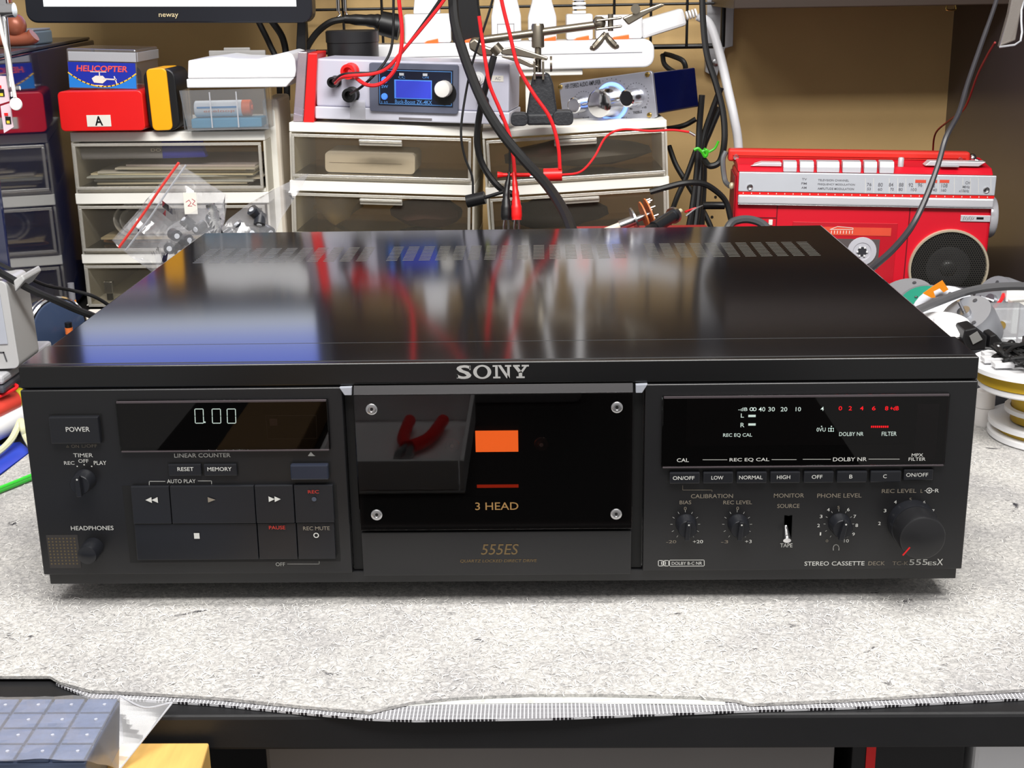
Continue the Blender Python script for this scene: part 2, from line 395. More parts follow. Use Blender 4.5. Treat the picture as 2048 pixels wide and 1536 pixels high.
def T(b, t, x0, y0, x1, y1, d=-.0014, shear=0):
    r = D.R(x0, y0, x1, y1, d); b.text(t, r[0], r[1], r[2], r[3], d, shear)
def C1(x, y): return 40 + x * .32227, 760 + y * .32227      # detail-crop coordinates, left section
def C2(x, y): return 660 + x * .31738, 720 + y * .31738     # middle
def C3(x, y): return 1280 + x * .32227, 760 + y * .32227    # right
def TC(b, C, t, x0, y0, x1, y1, d=-.0014, shear=0):
    a = C(x0, y0); c = C(x1, y1); T(b, t, a[0], a[1], c[0], c[1], d, shear)
def LC(b, C, pts, wd=.00022, d=-.0014): b.line([D.L(*C(*p), d) for p in pts], wd, d)
def RC(C, x0, y0, x1, y1, d=0): return D.R(*C(x0, y0), *C(x1, y1), d)
def button(name, C, x0, y0, x1, y1, proud=.0022, m=btnm, bev=.0004, recess=.0006):
    r = RC(C, x0, y0, x1, y1, -.0012)
    g = recess
    B().box(r[0] - g, r[1] + g, -.00125, -.0010, r[2] - g, r[3] + g).obj('button_recess', gapm, deck)
    return B().box(r[0], r[1], -.0012 - proud, -.0011, r[2], r[3], bev).obj(name, m, deck)

# left section
pb = button('power_button', C1, 198, 218, 505, 383, .0030, bev=.0005)
b = B(); TC(b, C1, 'POWER', 284, 291, 432, 321, -.0043); b.obj('lettering', silk, pb)
b = Words(); TC(b, C1, 'TIMER', 331, 455, 452, 479); TC(b, C1, 'OFF', 362, 491, 425, 514); TC(b, C1, 'REC', 273, 504, 338, 526); TC(b, C1, 'PLAY', 458, 502, 536, 527)
TC(b, C1, 'HEADPHONES', 316, 906, 580, 932); TC(b, C1, 'LINEAR COUNTER', 957, 455, 1306, 480); TC(b, C1, 'AUTO PLAY', 912, 616, 1090, 640)
LC(b, C1, [(802, 650), (802, 629), (900, 629)]); LC(b, C1, [(1105, 626), (1189, 626), (1189, 645)])
TC(b, C1, 'OFF', 1587, 1132, 1645, 1155); LC(b, C1, [(1660, 1142), (1857, 1142), (1857, 1122)])
for x, y in ((355, 536), (398, 526), (445, 536)): b.disc(D.L(*C1(x, y), -.0014), .00035, -.0014, 8)
r = RC(C1, 1790, 440, 1828, 462); b.poly([(r[0], -.0014, r[2]), (r[1], -.0014, r[2]), ((r[0] + r[1]) / 2, -.0014, r[3])])
LC(b, C1, [(1790, 470), (1828, 470)], .0003)
b.obj('lettering', silk, plates[0])
b = Words(); TC(b, C1, 'ON', 318, 401, 366, 421); TC(b, C1, 'OFF', 412, 399, 478, 419); LC(b, C1, [(288, 418), (296, 405), (305, 418), (288, 418)], .0002); LC(b, C1, [(385, 402), (385, 418), (405, 418), (405, 402)], .0002)
b.obj('lettering', silkd, plates[0])
def small_knob(name, C, cx, cy, rad, ang, proud=.0075, ticks=None):
    o = D.L(*C(cx, cy), 0); r = rad * .32227 / (FPX / .575); x, z = o
    k = B().lathe((x, -.0011, z), (0, -1, 0), [(r * 1.05, 0), (r * 1.05, .0012), (r, .0016), (r * .94, proud - .0006), (r * .86, proud)], 28).obj(name, btnm, deck)
    a = math.radians(ang); u = Vector((math.sin(a), 0, math.cos(a))); v = Vector((u.z, 0, -u.x)); c = Vector((x, 0, z))
    g = B()
    q = [c + u * r * 1.0 + v * r * .2, c + u * r * 1.0 - v * r * .2, c - u * r * .98 - v * r * .24, c - u * r * .98 + v * r * .24]
    g.prism([(p.x, p.z) for p in q], -.0012 - proud - .0022, -.0012 - proud + .0004, .0003); g.obj('pointer_ridge', btnm, k)
    e = c + u * r * .72; B().disc((e.x, e.z), r * .09, -.0012 - proud - .0023, 8).obj('pointer_dot', silk, k)
    return k
small_knob('timer_knob', C1, 408, 612, 72, 0)
jx, jz = D.L(*C1(462, 1030)); jr = .0048
jk = B().lathe((jx, -.0011, jz), (0, -1, 0), [(jr, 0), (jr, .008), (jr * .9, .0098), (jr * .5, .0104)], 26).obj('headphone_jack_cap', btnm, deck)
# worn sticker with dot grid
r = RC(C1, 180, 955, 375, 1160); st = B().box(r[0], r[1], -.00135, -.0011, r[2], r[3]).obj('worn_sticker', mat('sticker_dark', (44, 41, 40), .5), deck)
b = B()
for i in range(8):
    for j in range(9):
        b.disc((r[0] + (r[1] - r[0]) * (i + .6) / 8.6, r[2] + (r[3] - r[2]) * (j + 1.4) / 10.5), .00045, -.0014, 6)
b.obj('dot_print', mat('sticker_dots', (84, 72, 48), .5), st)
for nm, xs, tx in (('reset_button', (925, 1130), ('RESET', 977, 1077)), ('memory_button', (1146, 1350), ('MEMORY', 1163, 1313))):
    o = button(nm, C1, xs[0], 516, xs[1], 588, .0016); b = B(); TC(b, C1, tx[0], tx[1], 541, tx[2], 565, -.0029); b.obj('lettering', silk, o)
button('eject_button', C1, 1686, 512, 1920, 605, .0034, bev=.0007, m=mat('bluish_button', (36, 40, 52), .2))
# transport keys
tr0 = RC(C1, 676, 652, 1965, 1112); B().box(tr0[0] - .001, tr0[1] + .001, -.0014, -.0011, tr0[2] - .0008, tr0[3] + .0005).obj('transport_recess', gapm, deck)
kd = -.0042
keys = {}
zt, zm1, zm2, zb = D.L(*C1(1000, 657), -.003)[1], D.L(*C1(1000, 884), -.003)[1], D.L(*C1(1000, 890), -.003)[1], D.L(*C1(1000, 1108), -.003)[1]
def key(name, xa, xb, row):
    yy = 770 if row == 0 else 1000
    x0 = D.L(*C1(xa, yy), -.003)[0]; x1 = D.L(*C1(xb, yy), -.003)[0]; z1, z0 = (zt, zm1) if row == 0 else (zm2, zb)
    # each key slopes: its lower edge stands further out
    o = B().prism([(-.0015, z0), (-.0046, z0), (-.0036, z1), (-.0015, z1)], x0, x1, .0003, plane='yz').obj(name, btnm, deck)
    keys[name] = o; return o
for nm, a, c, rw in (('rewind_key', 699, 936, 0), ('play_key', 941, 1460, 0), ('fast_forward_key', 1465, 1702, 0), ('record_key', 1708, 1948, 0),
                     ('stop_key', 722, 1477, 1), ('pause_key', 1483, 1720, 1), ('record_mute_key', 1726, 1956, 1)): key(nm, a, c, rw)
yk = -.0046
def tri(b, xa, xb, y0, y1, left):
    r = RC(C1, xa, y0, xb, y1, yk); m = (r[2] + r[3]) / 2
    b.poly([(r[1], yk, r[3]), (r[0], yk, m), (r[1], yk, r[2])] if left else [(r[0], yk, r[3]), (r[0], yk, r[2]), (r[1], yk, m)])
b = B(); tri(b, 778, 817, 727, 763, True); tri(b, 816, 855, 727, 763, True); b.obj('symbol', silk, keys['rewind_key'])
b = B(); tri(b, 1166, 1213, 727, 760, False); b.obj('symbol', silkd, keys['play_key'])
b = B(); tri(b, 1543, 1581, 722, 757, False); tri(b, 1580, 1618, 722, 757, False); b.obj('symbol', silk, keys['fast_forward_key'])
b = B(); TC(b, C1, 'REC', 1787, 684, 1855, 704, yk); b.obj('lettering', redp, keys['record_key'])
b = B(); b.disc(D.L(*C1(1825, 740), yk), .0011, yk); b.obj('symbol', mat('dim_blue', (60, 66, 80), .5), keys['record_key'])
r = RC(C1, 1080, 950, 1114, 985, yk); B().poly([(r[0], yk, r[2]), (r[1], yk, r[2]), (r[1], yk, r[3]), (r[0], yk, r[3])]).obj('symbol', silk, keys['stop_key'])
b = B(); TC(b, C1, 'PAUSE', 1545, 905, 1646, 927, yk); b.obj('lettering', redp, keys['pause_key'])
b = B(); TC(b, C1, 'REC MUTE', 1757, 909, 1922, 932, yk); b.obj('lettering', silkd, keys['record_mute_key'])
b = B(); b.disc(D.L(*C1(1838, 964), yk), .0013, yk, 16, .00085); b.obj('symbol', silk, keys['record_mute_key'])

def window(name, C, x0, y0, x1, y1, proud=.0022):
    r = RC(C, x0, y0, x1, y1, -.001)
    B().box(r[0] + .0004, r[1] - .0004, -.00135, -.0011, r[2] + .0004, r[3] - .0004).obj(name + '_backing', gapm, deck)
    o = B().box(r[0], r[1], -.0012 - proud, -.00136, r[2], r[3], .0005, 2).obj(name + '_pane', smoke, deck)
    B().box(r[0] + .0006, r[1] - .0006, -.0012 - proud - .0002, -.0012 - proud + .0006, r[3] - .0009, r[3] + .0001, .0002).obj(name + '_edge_highlight', edgem, deck)  # highlight lines on the pane edges, painted as pale strips
    B().box(r[0] + .0006, r[1] - .0006, -.0012 - proud - .0002, -.0012 - proud + .0004, r[2] - .0001, r[2] + .0006, .0002).obj(name + '_edge_highlight', edgem, deck)
    return r, o
# counter display
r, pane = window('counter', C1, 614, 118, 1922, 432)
yd = -.0016
b = B()
def seg7(b, x0, y0, x1, y1, d, C=C1, sl=.08):
    q = RC(C, x0, y0, x1, y1, yd); w_, h_ = q[1] - q[0], q[3] - q[2]; t = .00034; g = .0003
    def pt(u, v): return (q[0] + u * w_ + sl * v * w_, q[2] + v * h_)
    S = {'a': [(0, 1), (1, 1)], 'b': [(1, .5), (1, 1)], 'c': [(1, 0), (1, .5)], 'd': [(0, 0), (1, 0)], 'e': [(0, 0), (0, .5)], 'f': [(0, .5), (0, 1)], 'g': [(0, .5), (1, .5)]}
    for k in d:
        (a, c) = [Vector(pt(*p)) for p in S[k]]; t_ = (c - a).normalized() * g; b.line([tuple(a + t_), tuple(c - t_)], t, yd)
for xa, xb in ((1084, 1136), (1191, 1243), (1284, 1336)): seg7(b, xa, 180, xb, 268, 'abcdef')
b.disc(D.L(*C1(1147, 262), yd), .0004, yd, 8); b.obj('counter_digits', vfd, deck)
b = B(); LC(b, C1, [(1526, 222), (1838, 220), (1842, 362), (1538, 366), (1526, 222)], .00018, yd); b.obj('counter_frame_print', silkd, deck)
r = RC(C1, 1549, 240, 1597, 284, yd); B().poly([(r[0], yd, r[2]), (r[1], yd, r[2]), (r[1], yd, r[3]), (r[0], yd, r[3])]).obj('counter_mark', mat('mark_brown', (120, 100, 92), .5), deck)

# middle: cassette compartment
r0 = RC(C2, 152, 158, 1916, 1064, -.003)
gx0, gx1, gz0, gz1 = D.L(*C2(172, 700), -.003)[0], D.L(*C2(1908, 700), -.003)[0], r0[2], r0[3]
B().box(gx0 + .0006, gx1 - .0006, .001, .0029, gz0, gz1).obj('cassette_well', mat('well_dark', (16, 14, 14), .5), deck)
# pane with a sloping top bevel
zb_ = D.L(*C2(1000, 212), -.004)[1]
door = B().prism([(-.0008, gz0), (-.0042, gz0), (-.0042, zb_), (-.0022, gz1), (-.0008, gz1)], gx0, gx1, .0004, plane='yz').obj('cassette_door_pane', smoke, deck)
dvy, dvz = .0020, gz1 - zb_
B().prism([(-.00435, zb_ + .0002), (-.0042, zb_), (-.0022, gz1 - .0001), (-.00235, gz1 + .0001)], gx0 + .0004, gx1 - .0004, plane='yz').obj('door_bevel_sheen', clear('bevel_sheen', (210, 205, 208), .02, .25, haze=.10, hazecol=(100, 98, 104), ior=1.42), deck)  # bright reflection on the bevel, painted as a hazy grey strip
for sx, sy in ((263, 308), (1808, 296), (295, 973), (1803, 968)):
    x, z = D.L(*C2(sx, sy), -.004)
    s = B().lathe((x, -.0042, z), (0, -1, 0), [(.0026, 0), (.0026, .0006), (.0022, .0009), (.0014, .0009), (.0012, .0003)], 24).obj('door_screw', steel, deck)
    B().disc((x, z), .0008, -.00455, 6).obj('hex_socket', gapm, s)
yo = .0009
r = RC(C2, 917, 445, 1186, 577, yo); B().box(r[0], r[1], .0005, .00095, r[2], r[3]).obj('backlit_window', org, deck)
r = RC(C2, 926, 785, 1188, 803, yo); B().box(r[0], r[1], .0005, .00095, r[2], r[3]).obj('backlit_slit', mat('red_backlight', (220, 70, 30), .4, emit=(220, 60, 24), es=1.2), deck)
r = RC(C2, 690, 860, 1400, 985, yo); B().box(r[0], r[1], .0002, .00095, r[2], r[3]).obj('head_cover', gapm, deck)
b = B(); TC(b, C2, '3 HEAD', 915, 897, 1187, 945, -.0044); b.obj('head_lettering', mat('gold_bright', (136, 104, 60), .5), deck)
for sx, sy in ((770, 540), (1332, 532)):
    x, z = D.L(*C2(sx, sy), 0); B().lathe((x, .0009, z), (0, -1, 0), [(.0034, 0), (.003, .0006), (.0018, .0008), (.0014, .0016), (.0005, .0018)], 14).obj('tape_spindle', mat('spindle', (150, 130, 120), .3, .6), deck)
r = RC(C2, 205, 1078, 1898, 1352, -.0014)
lid = B().box(r[0], r[1], -.0022, .0029, r[2], r[3], .0005).obj('door_lower_panel', facem, deck)
b = B(); TC(b, C2, '555ES', 950, 1160, 1178, 1227, -.0024, .2); TC(b, C2, 'QUARTZ LOCKED DIRECT DRIVE', 818, 1256, 1300, 1278, -.0024, .2); b.obj('lettering', goldm, lid)
for pts in (((62, 168), (140, 165), (140, 215), (95, 215)), ((1925, 150), (2000, 146), (1965, 200), (1925, 200))):
    B().prism([D.L(*C2(*p), -.001) for p in pts], -.0028, -.0002, .0002).obj('door_tab', mat('tab_silver', (176, 180, 190), .3, .4), deck)

# right section
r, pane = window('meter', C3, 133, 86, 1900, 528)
r = RC(C3, 290, 112, 1700, 405, -.0014); B().box(r[0], r[1], -.00148, -.00136, r[2], r[3]).obj('meter_display', mat('vfd_black', (4, 4, 5), .3), deck)
r = RC(C3, 1712, 150, 1845, 490, -.0014); B().box(r[0], r[1], -.00148, -.00136, r[2], r[3]).obj('meter_side_strip', mat('strip_grey', (60, 56, 60), .4), deck)
b = B()
for t, x0, y0, x1, y1 in (('-dB', 610, 171, 667, 192), ('40', 736, 168, 777, 195), ('30', 796, 168, 837, 195), ('20', 873, 168, 914, 195), ('10', 966, 168, 999, 194), ('4', 1121, 166, 1141, 191),
                          ('L', 626, 208, 645, 233), ('R', 624, 266, 648, 293), ('REC EQ CAL', 516, 331, 696, 356), ('0VU', 1096, 296, 1152, 320), ('DOLBY NR', 1236, 323, 1387, 347), ('FILTER', 1500, 321, 1593, 346)):
    TC(b, C3, t, x0, y0, x1, y1, yd)
for q in ((672, 216, 718, 230), (672, 269, 718, 283)):
    r = RC(C3, *q, yd); b.poly([(r[0], yd, r[2]), (r[1], yd, r[2]), (r[1], yd, r[3]), (r[0], yd, r[3])])
for cx in (692, 711): b.disc(D.L(*C3(cx, 181), yd), .0009, yd, 14, .00055)
for q in ((1170, 300, 1184, 318), (1187, 300, 1201, 318)): LC(b, C3, [(q[0], q[1]), (q[2], q[1]), (q[2], q[3]), (q[0], q[3]), (q[0], q[1])], .0002, yd)
for cx in (1127, 1188): b.disc(D.L(*C3(cx, 288), yd), .0003, yd, 8)
b.obj('meter_legend', vfd, deck)
b = B()
for t, x0, x1 in (('0', 1233, 1254), ('2', 1295, 1315), ('4', 1366, 1387), ('6', 1440, 1462), ('8', 1521, 1541), ('+dB', 1553, 1606)): TC(b, C3, t, x0, 163, x1, 188, yd)
for k in range(9): r = RC(C3, 1434 + k * 12.4, 284, 1442 + k * 12.4, 296, yd); b.poly([(r[0], yd, r[2]), (r[1], yd, r[2]), (r[1], yd, r[3]), (r[0], yd, r[3])])
b.obj('meter_red_legend', vfr, deck)
b = Words(); yp = -.0036
for t, x0, y0, x1, y1 in (('CAL', 229, 486, 303, 509), ('REC EQ CAL', 556, 484, 802, 508), ('DOLBY NR', 1198, 480, 1407, 504), ('MPX', 1686, 456, 1757, 476), ('FILTER', 1667, 481, 1772, 501)): TC(b, C3, t, x0, y0, x1, y1, yp)
for x0, x1, y in ((390, 540, 495), (818, 970, 494), (1012, 1183, 492), (1420, 1610, 491)): LC(b, C3, [(x0, y), (x1, y)], .0002, yp)
b.obj('lettering', silk, pane)
for k, (t, x0, x1, xa, xb) in enumerate((('ON/OFF', 180, 368, 204, 338), ('LOW', 388, 574, 443, 517), ('NORMAL', 595, 782, 615, 761), ('HIGH', 803, 988, 850, 932),
                                         ('OFF', 1010, 1195, 1066, 1132), ('B', 1215, 1402, 1299, 1319), ('C', 1422, 1612, 1509, 1531), ('ON/OFF', 1630, 1815, 1652, 1788))):
    dy = -2 * k - (8 if k == 7 else 0)
    o = button('selector_button', C3, x0, 562 + dy * .7, x1, 632 + dy * .7, .0026 if k < 7 else .0016, bev=.0005)
    b = B(); TC(b, C3, t, xa, 597 + dy * .9, xb, 620 + dy * .9, -.0039 if k < 7 else -.0029); b.obj('lettering', silk, o)
b = Words()
for t, x0, y0, x1, y1 in (('CALIBRATION', 316, 708, 577, 733), ('MONITOR', 831, 704, 1018, 730), ('PHONE LEVEL', 1100, 704, 1375, 730), ('REC LEVEL', 1501, 676, 1715, 701), ('L', 1742, 678, 1755, 700),
                          ('BIAS', 246, 748, 318, 771), ('REC LEVEL', 517, 748, 695, 771), ('0', 273, 787, 289, 808), ('0', 598, 786, 614, 807), ('SOURCE', 852, 769, 990, 794),
                          ('-20', 163, 994, 225, 1013), ('-3', 503, 994, 547, 1013), ('5', 1225, 782, 1239, 800), ('0', 1153, 990, 1168, 1007), ('5', 1671, 732, 1686, 750), ('DECK', 1417, 1125, 1520, 1150), ('TC-K', 1566, 1125, 1665, 1149)):
    TC(b, C3, t, x0, y0, x1, y1)
LC(b, C3, [(265, 655), (265, 683), (447, 683), (447, 692)], .0002)
b.obj('lettering', silkd, plates[1])
b = Words()
for t, x0, y0, x1, y1 in (('R', 1831, 675, 1856, 698), ('+20', 328, 993, 391, 1013), ('+3', 652, 992, 693, 1012), ('TAPE', 870, 1014, 946, 1038),
                          ('STEREO', 1021, 1126, 1172, 1152), ('CASSETTE', 1190, 1125, 1393, 1151), ('555', 1671, 1113, 1785, 1148), ('ES', 1787, 1127, 1840, 1149), ('X', 1843, 1110, 1880, 1149), ('DOLBY B-C NR', 197, 1128, 385, 1147)):
    TC(b, C3, t, x0, y0, x1, y1)
for t, x, y in (('1', 1120, 955), ('2', 1108, 903), ('3', 1124, 847), ('4', 1169, 805), ('6', 1293, 804), ('7', 1333, 847), ('8', 1345, 902), ('9', 1325, 957),
                ('2', 1486, 890), ('3', 1521, 811), ('4', 1585, 757), ('6', 1764, 760), ('7', 1820, 813)): TC(b, C3, t, x - (4 if t == '1' else 8), y - 10, x + (4 if t == '1' else 8), y + 10)
TC(b, C3, '10', 1266, 988, 1296, 1008)
LC(b, C3, [(183, 1118), (398, 1117), (399, 1154), (184, 1156), (183, 1118)], .0003)
for q in ((114, 1120, 144, 1154), (148, 1120, 178, 1154)): LC(b, C3, [(q[0], q[1]), (q[2], q[1]), (q[2], q[3]), (q[0], q[3]), (q[0], q[1])], .0003)
LC(b, C3, [(144, 1120), (134, 1126), (134, 1148), (144, 1154)], .0004); LC(b, C3, [(148, 1120), (158, 1126), (158, 1148), (148, 1154)], .0004)
LC(b, C3, [(1200, 1056), (1199, 1040), (1205, 1026), (1217, 1021), (1229, 1026), (1235, 1040), (1234, 1056)], .00028)
LC(b, C3, [(1768, 687), (1780, 687)], .0003); LC(b, C3, [(1808, 686), (1824, 686)], .0003); b.disc(D.L(*C3(1795, 686), -.0014), .0014, -.0014, 16, .001); b.disc(D.L(*C3(1795, 686), -.0014), .0005, -.0014, 10)
b.obj('lettering', silk, plates[1]); b = B()
def ticks(b, cx, cy, r1, r2, a0, a1, n):
    for k in range(n):
        a = math.radians(a0 + (a1 - a0) * k / (n - 1)); LC(b, C3, [(cx + r1 * math.sin(a), cy - r1 * math.cos(a)), (cx + r2 * math.sin(a), cy - r2 * math.cos(a))], .00014)
ticks(b, 281, 900, 80, 92, -145, 145, 11); ticks(b, 603, 900, 80, 92, -145, 145, 11); ticks(b, 1234, 898, 84, 94, -145, 145, 11)
b.obj('tick_marks', silk, plates[1])
small_knob('bias_knob', C3, 284, 885, 66, 4); small_knob('calibration_level_knob', C3, 606, 885, 66, 4); small_knob('phone_level_knob', C3, 1234, 883, 70, 12)
# monitor toggle
r = RC(C3, 884, 832, 944, 1000); B().rbox(r[0], r[1], -.00135, -.0011, r[2], r[3], .004).obj('toggle_slot', gapm, deck)
a = D.L(*C3(905, 908), -.001); c = D.L(*C3(913, 997), -.0075)
B().tube([(a[0], -.001, a[1]), ((a[0] + c[0]) / 2, -.004, (a[1] + c[1]) / 2), (c[0], -.0075, c[1])], [.0011, .0012, .0014, .0016, .0018, .0018], 12).obj('toggle_lever', chrome, deck)
# record level: two concentric rings
x, z = D.L(*C3(1683, 880), -.0012); rr = .0109
k1 = B().lathe((x, -.0011, z), (0, -1, 0), [(rr, 0), (rr, .0065), (rr * .985, .0073), (rr * .9, .0075)], 56).obj('record_level_outer_knob', btnm, deck)
k2 = B().lathe((x, -.0087, z), (0, -1, 0), [(rr * .95, 0), (rr * .95, .0105), (rr * .92, .0117), (rr * .86, .0121)], 56).obj('record_level_knob', mat('knob_face', (26, 26, 28), .35), deck)
yk2 = -.0209; p0 = D.L(*C3(1634, 1085), yk2); p1 = D.L(*C3(1672, 1042), yk2)
B().line([p0, p1], .0007, yk2).obj('red_pointer', mat('red_line', (200, 20, 24), .4), k2)

# vents in the cover
vm = mat('vent_metal', (120, 120, 114), .35, .5)
y0v, y1v = P(900, 519, z=ZT).y, P(900, 490, z=ZT).y
proto = None
for xa, xb, yy, n, wpx in ((389, 711, 522, 11, 21.5), (774.5, 1231, 516, 15, 23.5), (1297, 1620, 511, 11, 25.5)):
    X0 = P(xa, yy, z=ZT).x; X1 = P(xb, yy, z=ZT).x; wv = P(xa + wpx, yy, z=ZT).x - X0
    for k in range(n):
        xx = X0 + (X1 - X0) * k / (n - 1)
        if proto is None:
            b = B()
            for j in range(11):
                yj = (y1v - y0v) * j / 11; b.box(0, wv, yj, yj + (y1v - y0v) * .028, 0, .00006)
            o = proto = b.obj('vent', vm, deck)
        else: o = proto.copy(); COL.objects.link(o); o.parent = deck
        o.location = (xx, y0v, ZT - .00029)

# ================================================================== BACKGROUND: boxes, drawers, monitor
ivory = mat('ivory_plastic', (250, 248, 240), .4, var=.02)
ivory_t = mat('ivory_translucent', (248, 245, 236), .4, var=.03, sss=.5)
ivory_d = mat('ivory_back', (236, 224, 194), .6, var=.05, sss=.6)
whitep = mat('white_plastic', (236, 236, 238), .35, var=.02)
paper = mat('paper_white', (232, 228, 218), .8, var=.06)
panem = clear('drawer_clear', (244, 241, 234), .0, .10, haze=.03, hazecol=(230, 224, 210), ior=1.35)
rimm = clear('drawer_rim', (236, 232, 224), .06, .15, haze=.4, hazecol=(236, 232, 222))
clearp = clear('clear_plastic', (236, 236, 240), .05, .06, haze=.10)
frost = clear('frosted_plastic', (214, 216, 222), .04, .2, haze=.5, hazecol=(226, 228, 234))
blk = mat('black_plastic', (20, 20, 22), .4, var=.05)
blkr = mat('black_rubber', (24, 24, 25), .5, var=.05)
redw = mat('red_insulation', (226, 34, 40), .4, var=.04)
redpl = mat('red_plastic', (232, 30, 30), .35, var=.03)
greyw = mat('grey_insulation', (150, 150, 152), .45)
brass = mat('brass', (190, 160, 90), .3, 1)

def cabinet(fr, label, x0p, x1p, ytop, drawers, depth, handle=True, dz=0):
    t = thing('drawer_cabinet', label, 'drawer cabinet', fr, 'small drawer cabinets along the back')
    mid = (x0p + x1p) / 2; X0 = fr.L(x0p, drawers[0][0])[0]; X1 = fr.L(x1p, drawers[0][0])[0]
    Z = lambda r: fr.L(mid, r)[1]
    th = .004; zg = -fr.o.z + dz
    B().box(X0, X1, .003, depth, Z(drawers[0][0]) + .0004, Z(ytop), .0008).obj('top', ivory, t)
    B().box(X0, X0 + .002, .0032, depth, zg, Z(drawers[0][0]), .0004).obj('side', ivory_t, t)
    B().box(X1 - .002, X1, .0032, depth, zg, Z(drawers[0][0]), .0004).obj('side', ivory_t, t)
    B().box(X0 + .0021, X1 - .0021, depth - .002, depth, zg, Z(drawers[0][0])).obj('back', ivory_d, t)
    res = []
    for i, (a, c) in enumerate(drawers):
        z1, z0 = Z(a), Z(c)
        zn = Z(drawers[i + 1][0]) if i + 1 < len(drawers) else zg
        nb = 3; hgt = (z0 - zn)
        B().box(X0 - .0005, X1 + .0005, .001, depth - .003, zn + .0005, z0 - hgt * .38, .0008).obj('rail', ivory, t)
        B().box(X0 + .0025, X1 - .0025, .004, depth - .003, z0 - hgt * .36, z0 - hgt * .18, .0003).obj('rail', ivory, t)
        d = B(); y0 = -.001
        d.box(X0 + .003, X1 - .003, y0, y0 + .0016, z0 - hgt * .15, z1 - .0006)                 # front pane
        d.box(X0 + .003, X1 - .003, y0 + .0018, depth - .006, z0 - hgt * .15, z0 - hgt * .15 + .0012)
        dr = d.obj('drawer', panem, t)
        m = B(); w_ = .0026; za, zc = z0 - hgt * .15, z1 - .0006; xa, xc = X0 + .003, X1 - .003
        m.box(xa, xc, y0 - .0022, y0 - .0001, zc - w_, zc, .0004); m.box(xa, xc, y0 - .0022, y0 - .0001, za, za + w_, .0004)
        m.box(xa, xa + w_, y0 - .0022, y0 - .0001, za + w_, zc - w_, .0004); m.box(xc - w_, xc, y0 - .0022, y0 - .0001, za + w_, zc - w_, .0004)
        m.obj('rim', rimm, dr)
        if handle:
            hc = X0 + (X1 - X0) * .5; hw = (X1 - X0) * .115
            m = B(); m.box(hc - hw, hc + hw, y0 - .007, y0 - .0023, zc - .0052, zc - .0030, .0006); m.box(hc - hw, hc + hw, y0 - .0046, y0 - .0023, zc - .0085, zc - .0053, .0006); m.obj('handle', rimm, dr)
        res.append((xa, xc, za + .0016, zc))
    return t, res
def inside(fr, b, name, m, label, cat, group=None):
    return tag(b.obj(name, m), label, cat, group, fr)

# ---- left cabinet
FL = Frame((138, 264), .63, (531, 261), .63)
tL, dL = cabinet(FL, 'ivory drawer cabinet holding papers, below the red box', 139, 529, 264, [(284, 372), (409, 496), (528, 612)], .17, handle=False)
rp = random.Random(11)
xa, xc, za, zc = dL[0]
zz = za + .0003
pcols = [(236, 232, 220), (206, 214, 224), (240, 236, 228), (228, 220, 200), (214, 224, 232), (238, 232, 210), (224, 224, 226), (236, 214, 160), (232, 230, 226), (214, 206, 214)]
plabels = ['lowest', 'second lowest', 'third lowest', 'fourth lowest', 'fifth lowest', 'fifth highest', 'fourth highest', 'pale orange, third highest', 'second highest', 'topmost']
for k, c in enumerate(pcols):
    h = rp.uniform(.0010, .0024); x0 = xa + .006 + rp.uniform(0, .012) + (.022 if k > 6 else 0); x1 = xc - .005 - rp.uniform(0, .015)
    y0 = .012 + rp.uniform(0, .01); sk = rp.uniform(-.006, .006)
    o = B().prism([(x0, y0 + sk), (x1, y0 - sk), (x1, .12), (x0, .12)], zz, zz + h, plane='xy').obj('paper_sheet', mat('paper_%d' % k, c, .8, var=.1, vs=30))
    tag(o, '%s paper in the pile inside the upper left drawer' % plabels[k], 'paper', 'papers in the left drawer', FL); zz += h + .0003
# standing card sleeve leaning at the back of the drawer
x0, x1, z0, z1 = FL.R(163, 284, 400, 318, .02)
z0 = max(z0, zz + .0006)
cs = thing('card_case', 'grey and blue card case lying on the papers in the left drawer', 'card case', FL)
x1b = FL.L(412, 305, .02)[0]; xm = FL.L(325, 305, .02)[0]
B().prism([(x0, z0), (xm, z0 + .0006), (xm, z1), (x0 - .003, z1)], .02, .028).obj('case_half', mat('grey_clear', (150, 150, 156), .25, var=.1), cs)
B().prism([(xm + .0003, z0 + .0006), (x1b, z0 + .0015), (x1b - .004, z1), (xm + .0003, z1)], .0185, .028).obj('blue_card', mat('card_blue', (52, 58, 170), .35), cs)
q = FL.R(302, 297, 322, 303, .0185); b = B(); b.text('DO', q[0], q[1], q[2], q[3], .0182); b.obj('lettering', paper, cs)
# folded sheets / cable loops in second drawer
xa, xc, za, zc = dL[1]
for k, (m, r0, lab) in enumerate(((mat('cable_lightgrey', (206, 206, 210), .5), .0145, 'outer'), (mat('cable_grey2', (176, 178, 184), .5), .0105, 'inner'))):
    cx, cz = xa + .030, za + .023 - k * .001; pts = [(xa + .11, .02, cz + r0)] + [(cx + .012 - math.sin(a) * r0 * 1.2, .02 + k * .003, cz + math.cos(a) * r0) for a in [math.pi * j / 8 for j in range(9)]] + [(xa + .11, .02, cz - r0)]
    b = B(); sp = spline([Vector(p) for p in pts], 4)
    for a, c in zip(sp, sp[1:]):
        b.poly([a, c, c + Vector((0, .06, 0)), a + Vector((0, .06, 0))])
    o = b.obj('folded_leaflet', m); md = o.modifiers.new('thick', 'SOLIDIFY'); md.thickness = .0014
    tag(o, '%s folded pale leaflet curling inside the second left drawer' % lab, 'leaflet', 'leaflets in the second left drawer', FL)
o = B().box(xa + .012, xa + .11, .014, .09, za + .0062, za + .0080).obj('paper_sheet', mat('paper_cream', (226, 212, 184), .7)); tag(o, 'cream booklet under the curled leaflets', 'booklet', None, FL)
